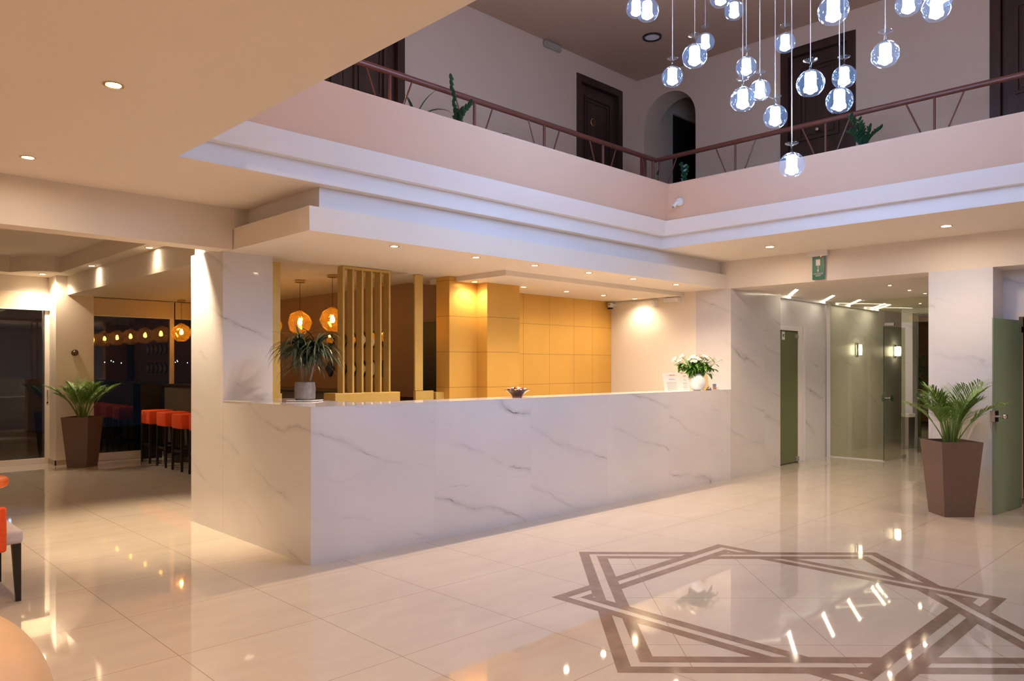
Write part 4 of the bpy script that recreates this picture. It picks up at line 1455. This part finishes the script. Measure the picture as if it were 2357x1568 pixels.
# papers, bell, card holder, candy bowl
def sheet(x0, x1, y, z0, z1, label, yellow=False, lines=True, dy=0.03):
    t = thing('notice_sheet', label, 'notice', (0, 0, 0))
    v = [(x0, y, z0), (x1, y, z0), (x1, y + dy, z1), (x0, y + dy, z1)]
    m = MB()
    m.add(v + [(a, b + 0.002, c_) for a, b, c_ in v], [(0, 1, 2, 3), (7, 6, 5, 4), (0, 4, 5, 1), (1, 5, 6, 2), (2, 6, 7, 3), (3, 7, 4, 0)])
    obj('page', m, 'cardyellow' if yellow else 'paper', t)
    if lines:
        def bar(f0, f1, g0, g1, mat):
            xa, xb = x0 + (x1 - x0) * f0, x0 + (x1 - x0) * f1
            za, zb = z0 + (z1 - z0) * g0, z0 + (z1 - z0) * g1
            ya, yb = y + dy * g0 - 0.0007, y + dy * g1 - 0.0007
            m2 = MB()
            m2.add([(xa, ya, za), (xb, ya, za), (xb, yb, zb), (xa, yb, zb)], [(0, 1, 2, 3)])
            return m2, mat
        txt = MB()
        for k in range(8):
            m2, _ = bar(0.16, 0.78 - 0.05 * (k % 3), 0.06 + k * 0.058, 0.071 + k * 0.058, 'ink')
            txt.add(m2.v, m2.f)
        obj('text_lines', txt, 'ink', t)
        hd = MB()
        for (f0, f1, g0, g1) in ((0.16, 0.84, 0.83, 0.838), (0.35, 0.68, 0.86, 0.90)):
            m2, _ = bar(f0, f1, g0, g1, '')
            hd.add(m2.v, m2.f)
        obj('heading', hd, 'redink', t)
        m2, _ = bar(0.30, 0.62, 0.66, 0.675, '')
        m3, _ = bar(0.30, 0.70, 0.61, 0.625, '')
        m2.add(m3.v, m3.f)
        obj('subheading', m2, 'blueink', t)
    return t


sheet(7.49, 7.855, 5.06, 1.155, 1.375, 'white printed notice sheet left of the flower vase')
sheet(7.862, 8.03, 5.06, 1.155, 1.360, 'white printed notice sheet half hidden behind the vase')
sheet(8.44, 8.60, 5.13, 1.155, 1.345, 'pale yellow card standing right of the vase', True, False)
t = thing('card_holder', 'clear acrylic holder with small picture cards by the marble pier', 'card holder', (8.60, 5.06, 1.155))
obj('holder', MB().box(-0.05, 0.06, 0.0, 0.004, 0.0, 0.075).box(-0.05, 0.06, -0.04, 0.0, 0.0, 0.004).box(-0.05, 0.06, -0.042, -0.039, 0.0, 0.03), 'acrylic', t)
obj('card', MB().box(-0.04, 0.035, -0.006, -0.003, 0.006, 0.072), 'blueink', t)
obj('card_picture', MB().box(-0.034, 0.033, -0.0075, -0.006, 0.008, 0.040), 'orangeprint', t)
t = thing('desk_bell', 'small chrome service bell right of the flower vase', 'bell', (8.40, 5.02, 1.155))
obj('base', MB().lathe([(0.001, 0), (0.036, 0), (0.038, 0.004), (0.034, 0.010), (0.001, 0.012)], 24), plain('bell_base', (0.12, 0.07, 0.05), 0.4), t, smooth=True)
obj('dome', MB().lathe([(0.031, 0.014), (0.031, 0.020), (0.025, 0.032), (0.012, 0.040), (0.001, 0.042)], 24), 'chrome', t, smooth=True)
obj('plunger', MB().lathe([(0.003, 0.042), (0.003, 0.048), (0.006, 0.050), (0.005, 0.054), (0.001, 0.055)], 12), 'chrome', t, smooth=True)

CB = (5.05, 5.08, 1.155)
t = thing('candy_bowl', 'petal-rimmed glass bowl of sweets in the middle of the desk', 'bowl', CB)
m = MB()
n = 48
pf = [(0.045, 0.0), (0.048, 0.006), (0.062, 0.030), (0.085, 0.055), (0.118, 0.072), (0.115, 0.075), (0.082, 0.060), (0.058, 0.034), (0.042, 0.012), (0.001, 0.010)]
vs = []
for (r_, z_) in pf:
    for k in range(n):
        a = 2 * PI * k / n
        w_ = 1 + (0.16 * abs(math.sin(3.0 * a)) - 0.05) * (r_ > 0.07)
        vs.append((r_ * w_ * math.cos(a), r_ * w_ * math.sin(a), z_))
fs = []
for i in range(len(pf) - 1):
    for k in range(n):
        fs.append((i * n + k, i * n + (k + 1) % n, (i + 1) * n + (k + 1) % n, (i + 1) * n + k))
m.add(vs, fs)
obj('bowl', m, thin_glass('smoked_bowl_glass', (0.42, 0.32, 0.24), 0.09), t, smooth=True)
cc = [(0.80, 0.78, 0.75), (0.62, 0.10, 0.06), (0.80, 0.55, 0.35), (0.25, 0.42, 0.55), (0.30, 0.08, 0.10), (0.75, 0.62, 0.12), (0.80, 0.42, 0.42)]
cmat = [plain('wrapper_%d' % i, c_, 0.2, var=0.1) for i, c_ in enumerate(cc)]
rnd = random.Random(4)
protoc = []
for i, mt in enumerate(cmat):
    m = MB().lathe([(0.008, -0.021), (0.002, -0.011), (0.008, -0.008), (0.010, 0), (0.008, 0.008), (0.002, 0.011), (0.008, 0.021)], 8, axis='x')
    protoc.append(m)
for k in range(30):
    a = k * 2.4
    r_ = 0.088 * math.sqrt((k + 0.5) / 30)
    z_ = 0.060 + 0.026 * (1 - (r_ / 0.088) ** 2) + rnd.uniform(-0.004, 0.006) + 0.012 * (r_ > 0.06)
    o = obj('sweet', protoc[k % 7], cmat[k % 7], None, smooth=False, loc=(CB[0] + r_ * math.cos(a), CB[1] + r_ * math.sin(a), CB[2] + z_))
    o.rotation_euler = (rnd.uniform(-0.5, 0.5), rnd.uniform(-0.5, 0.5), rnd.uniform(0, PI))
    tag(o, 'wrapped sweet heaped in the glass bowl on the desk', 'sweet', 'wrapped sweets in the glass bowl')

t = thing('added_outdoor_lamp', 'added bollard lamp, unseen, brightening the ground outside the entrance', 'lamp', (17.9, 6.4, 0))  # added lamp, unseen behind the wall, to brighten the dark exterior
obj('post', MB().lathe([(0.001, 0), (0.05, 0), (0.05, 0.8), (0.001, 0.8)], 16), 'blackplastic', t)
obj('head', MB().lathe([(0.001, 0.8), (0.06, 0.8), (0.06, 0.95), (0.001, 0.95)], 16), 'led_wall', t)
lamp('added_outdoor_light', 'POINT', (17.9, 6.2, 1.3), 45, (1.0, 0.75, 0.45), 0.1)
t = thing('outdoor_shrub', 'blurred leafy shrub standing outside the dark entrance door', 'shrub', (16.75, 5.13, 0))
rnd = random.Random(31)
obj('trunk', MB().tube([(0, 0, 0), (0.02, 0.01, 0.9)], [0.03, 0.02], 8), 'stem', t)
m = MB()
for k in range(420):
    az, el = rnd.uniform(0, 2 * PI), rnd.uniform(-0.6, 1.4)
    rr = rnd.uniform(0.1, 0.32)
    q = Vector((math.cos(az) * math.cos(el) * rr, math.sin(az) * math.cos(el) * rr, 1.15 + math.sin(el) * rr * 1.7))
    dr = Vector((math.cos(az), math.sin(az), rnd.uniform(-0.3, 0.8))).normalized()
    m.ribbon([q, q + dr * 0.05, q + dr * 0.09, q + dr * 0.13], [0.003, 0.014, 0.011, 0.001], fold=0.2)
obj('foliage', m, 'bouquetleaf', t)

# ---- plants on the gallery ledge
def zz_stem(m, base, az, lean, ln, n, w, ll, rnd):
    d = Vector((math.cos(az), math.sin(az), 0))
    pts = []
    p = Vector(base)
    N = 10
    for i in range(N + 1):
        pts.append(p.copy())
        ang = R(lean) * (0.5 + 0.8 * i / N)
        p = p + (d * math.sin(ang) + Vector((0, 0, math.cos(ang)))) * ln / N
    m.tube(pts, [0.006 - 0.0004 * i for i in range(N + 1)], 6)
    sd = d.cross(Vector((0, 0, 1))).normalized()
    for k in range(n):
        f = (0.25 + 0.75 * k / (n - 1)) * N
        i = min(int(f), N - 1)
        q = pts[i].lerp(pts[i + 1], f - i)
        for sg in (-1, 1):
            dr = (Vector((0, 0, 0.9)) + sd * sg * 0.9 + d * rnd.uniform(-0.3, 0.3)).normalized()
            fc = Vector((math.cos(YAW), math.sin(YAW), 0.2))
            m.ribbon([q, q + dr * ll * 0.35, q + dr * ll * 0.7, q + dr * ll], [w * 0.3, w, w * 0.85, 0.001], side=fc, fold=0.2)


def ledge_plant(loc, label, stems, w=0.016, ll=0.070, n=8, mat='zz', seed=1):
    rnd = random.Random(seed)
    t = thing('ledge_plant', label, 'potted plant', loc)
    obj('pot', MB().lathe([(0.001, 0), (0.07, 0), (0.085, 0.085), (0.078, 0.085), (0.07, 0.07), (0.001, 0.07)], 20), 'planter', t, smooth=True)
    for (az, lean, ln) in stems:
        m = MB()
        zz_stem(m, (0, 0, 0.07), R(az), lean, ln, n, w, ll, rnd)
        obj('stem', m, mat, t)
    return t


def strap_plant(loc, label, leaves, w=0.012, mat='zz', seed=1, pot=0.06):
    rnd = random.Random(seed)
    t = thing('ledge_plant', label, 'potted plant', loc)
    obj('pot', MB().lathe([(0.001, 0), (pot, 0), (pot * 1.2, 0.08), (pot * 1.1, 0.08), (pot, 0.06), (0.001, 0.06)], 20), 'planter', t, smooth=True)
    for (az, lean, ln) in leaves:
        d = Vector((math.cos(R(az)), math.sin(R(az)), 0))
        p = Vector((0, 0, 0.06))
        pts = []
        N = 8
        for i in range(N + 1):
            pts.append(p.copy())
            ang = R(lean) + R(75) * (i / N) ** 2 * (lean / 45.0)
            p = p + (d * math.sin(ang) + Vector((0, 0, math.cos(ang)))) * ln / N
        m = MB().ribbon(pts, [w * q for q in (0.6, 1, 1, 1, 0.9, 0.75, 0.5, 0.3, 0.05)], fold=0.4)
        obj('leaf', m, mat, t)
    return t


def at_left(px_u, dy=0.1):
    return (px_u, 5.26 + dy, ZF2 + 0.22)


# stands behind the railing carrying the pots: a shelf-like slab inside the parapet top
PZ = 3.4705
AZR = math.degrees(math.atan2(-math.cos(YAW), math.sin(YAW)))     # direction that reads as "right" from the lobby
strap_plant((3.86, 5.12, PZ), 'strap-leaved plant at the left end of the upper left railing', [(AZR, 55, 0.36), (AZR, 25, 0.34), (AZR + 170, 35, 0.30), (AZR + 200, 15, 0.26), (80, 20, 0.30), (AZR + 20, 70, 0.30)], 0.016)
ledge_plant((4.32, 5.12, PZ), 'tall dark green stem plant rising above the left handrail', [(AZR + 180, 6, 0.46), (AZR, 34, 0.27), (AZR + 60, 18, 0.20)], seed=3)
strap_plant((4.72, 5.12, PZ), 'small spiky plant at the second railing post on the left', [(AZR, 50, 0.24), (AZR + 180, 30, 0.12)], 0.010)
strap_plant((6.02, 5.12, PZ), 'low spiky plant on the left parapet before the wooden door', [(AZR + 180, 5, 0.17), (AZR, 38, 0.24), (AZR, 62, 0.26), (90, 22, 0.15)], 0.009)
strap_plant((7.0, 5.12, PZ), 'dry thin twigs spreading on the parapet left of the corner', [(AZR + 180, 50, 0.30), (AZR + 180, 15, 0.26), (AZR, 30, 0.34), (AZR, 60, 0.30), (AZR + 180, 75, 0.30)], 0.0025, 'stem')
ledge_plant((7.42, 5.10, PZ), 'single dark leaf shoot beside the corner railing post', [(AZR + 180, 5, 0.17)], 0.014, 0.06, 2, seed=6)
ledge_plant((7.5, 4.80, PZ), 'small leafy plant in front of the black doorway at the corner', [(AZR + 180, 12, 0.24), (AZR, 12, 0.20), (AZR + 90, 5, 0.22)], 0.019, 0.052, 4, seed=7)
ledge_plant((7.5, 2.80, PZ), 'bushy dark green plant on the right parapet before the dark door', [(AZR + 180, 26, 0.34), (AZR + 180, 10, 0.28), (AZR, 45, 0.26), (AZR, 20, 0.22), (AZR + 180, 45, 0.22), (AZR + 90, 15, 0.25)], 0.015, 0.062, 7, seed=8)

# ------------------------------------------------------------------ lounge furniture at the left edge
t = thing('lounge_chair', 'orange and pale grey upholstered chair with dark legs at the left edge', 'chair', (0.80, 5.62, 0))
obj('seat', MB().box(-0.24, 0.29, -0.20, 0.44, 0.355, 0.445), 'seatwhite', t, smooth=True, bevel=0.025, seg=3)
obj('armrest', MB().box(-0.30, 0.195, -0.245, -0.195, 0.325, 0.60), 'orange', t, smooth=True, bevel=0.018, seg=3)
obj('armrest', MB().box(-0.30, 0.195, 0.435, 0.485, 0.325, 0.60), 'orange', t, smooth=True, bevel=0.018, seg=3)
obj('backrest', MB().box(-0.36, -0.29, -0.245, 0.485, 0.325, 0.86), 'orange', t, smooth=True, bevel=0.02, seg=3)
for (lx, ly, dx_) in ((0.255, -0.165, 0.012), (0.255, 0.41, 0.012), (-0.30, -0.165, -0.02), (-0.30, 0.41, -0.02)):
    bot = [(lx + dx_ + a * 0.014, ly + b * 0.014, 0.0) for a, b in ((-1, -1), (1, -1), (1, 1), (-1, 1))]
    top = [(lx + a * 0.024, ly + b * 0.024, 0.357) for a, b in ((-1, -1), (1, -1), (1, 1), (-1, 1))]
    obj('leg', MB().frustum(bot, top), 'blackwood', t, bevel=0.002)
t = thing('coffee_table', 'round glossy orange table top at the left edge', 'table', (0.905, 6.76, 0))
obj('top', MB().lathe([(0.001, 0.62), (0.335, 0.62), (0.35, 0.608), (0.35, 0.565), (0.335, 0.555), (0.001, 0.555)], 48), 'orangegloss', t, smooth=True)
obj('pedestal', MB().lathe([(0.001, 0.0), (0.20, 0.0), (0.20, 0.012), (0.03, 0.03), (0.03, 0.555), (0.001, 0.555)], 24), 'blackwood', t, smooth=True)


def rounded(cx, cy, cz, rx_, ry_, rz_, e=0.45, n=28):
    m = MB()
    vs = []
    def sp(v, p):
        return math.copysign(abs(v) ** p, v)
    for i in range(n + 1):
        ph = -PI / 2 + PI * i / n
        for k in range(2 * n):
            th = 2 * PI * k / (2 * n)
            vs.append((cx + rx_ * sp(math.cos(ph), e) * sp(math.cos(th), e), cy + ry_ * sp(math.cos(ph), e) * sp(math.sin(th), e), cz + rz_ * sp(math.sin(ph), e)))
    fs = []
    N2 = 2 * n
    for i in range(n):
        for k in range(N2):
            fs.append((i * N2 + k, i * N2 + (k + 1) % N2, (i + 1) * N2 + (k + 1) % N2, (i + 1) * N2 + k))
    return m.add(vs, fs)


# beige sofa: only the rounded end of its arm reaches the picture
t = thing('sofa', 'beige leather sofa, its rounded arm in the lower left corner', 'sofa', (0.17, 2.95, 0))
obj('arm', rounded(0.14, 0.0, 0.30, 0.36, 0.44, 0.37, 0.85), 'beige', t, smooth=True)
obj('seat_cushion', rounded(-0.75, 0.0, 0.30, 0.62, 0.42, 0.16, 0.35), 'beige', t, smooth=True)
obj('base', MB().box(-1.3, 0.30, -0.38, 0.38, 0.02, 0.22), 'beige', t, bevel=0.03)
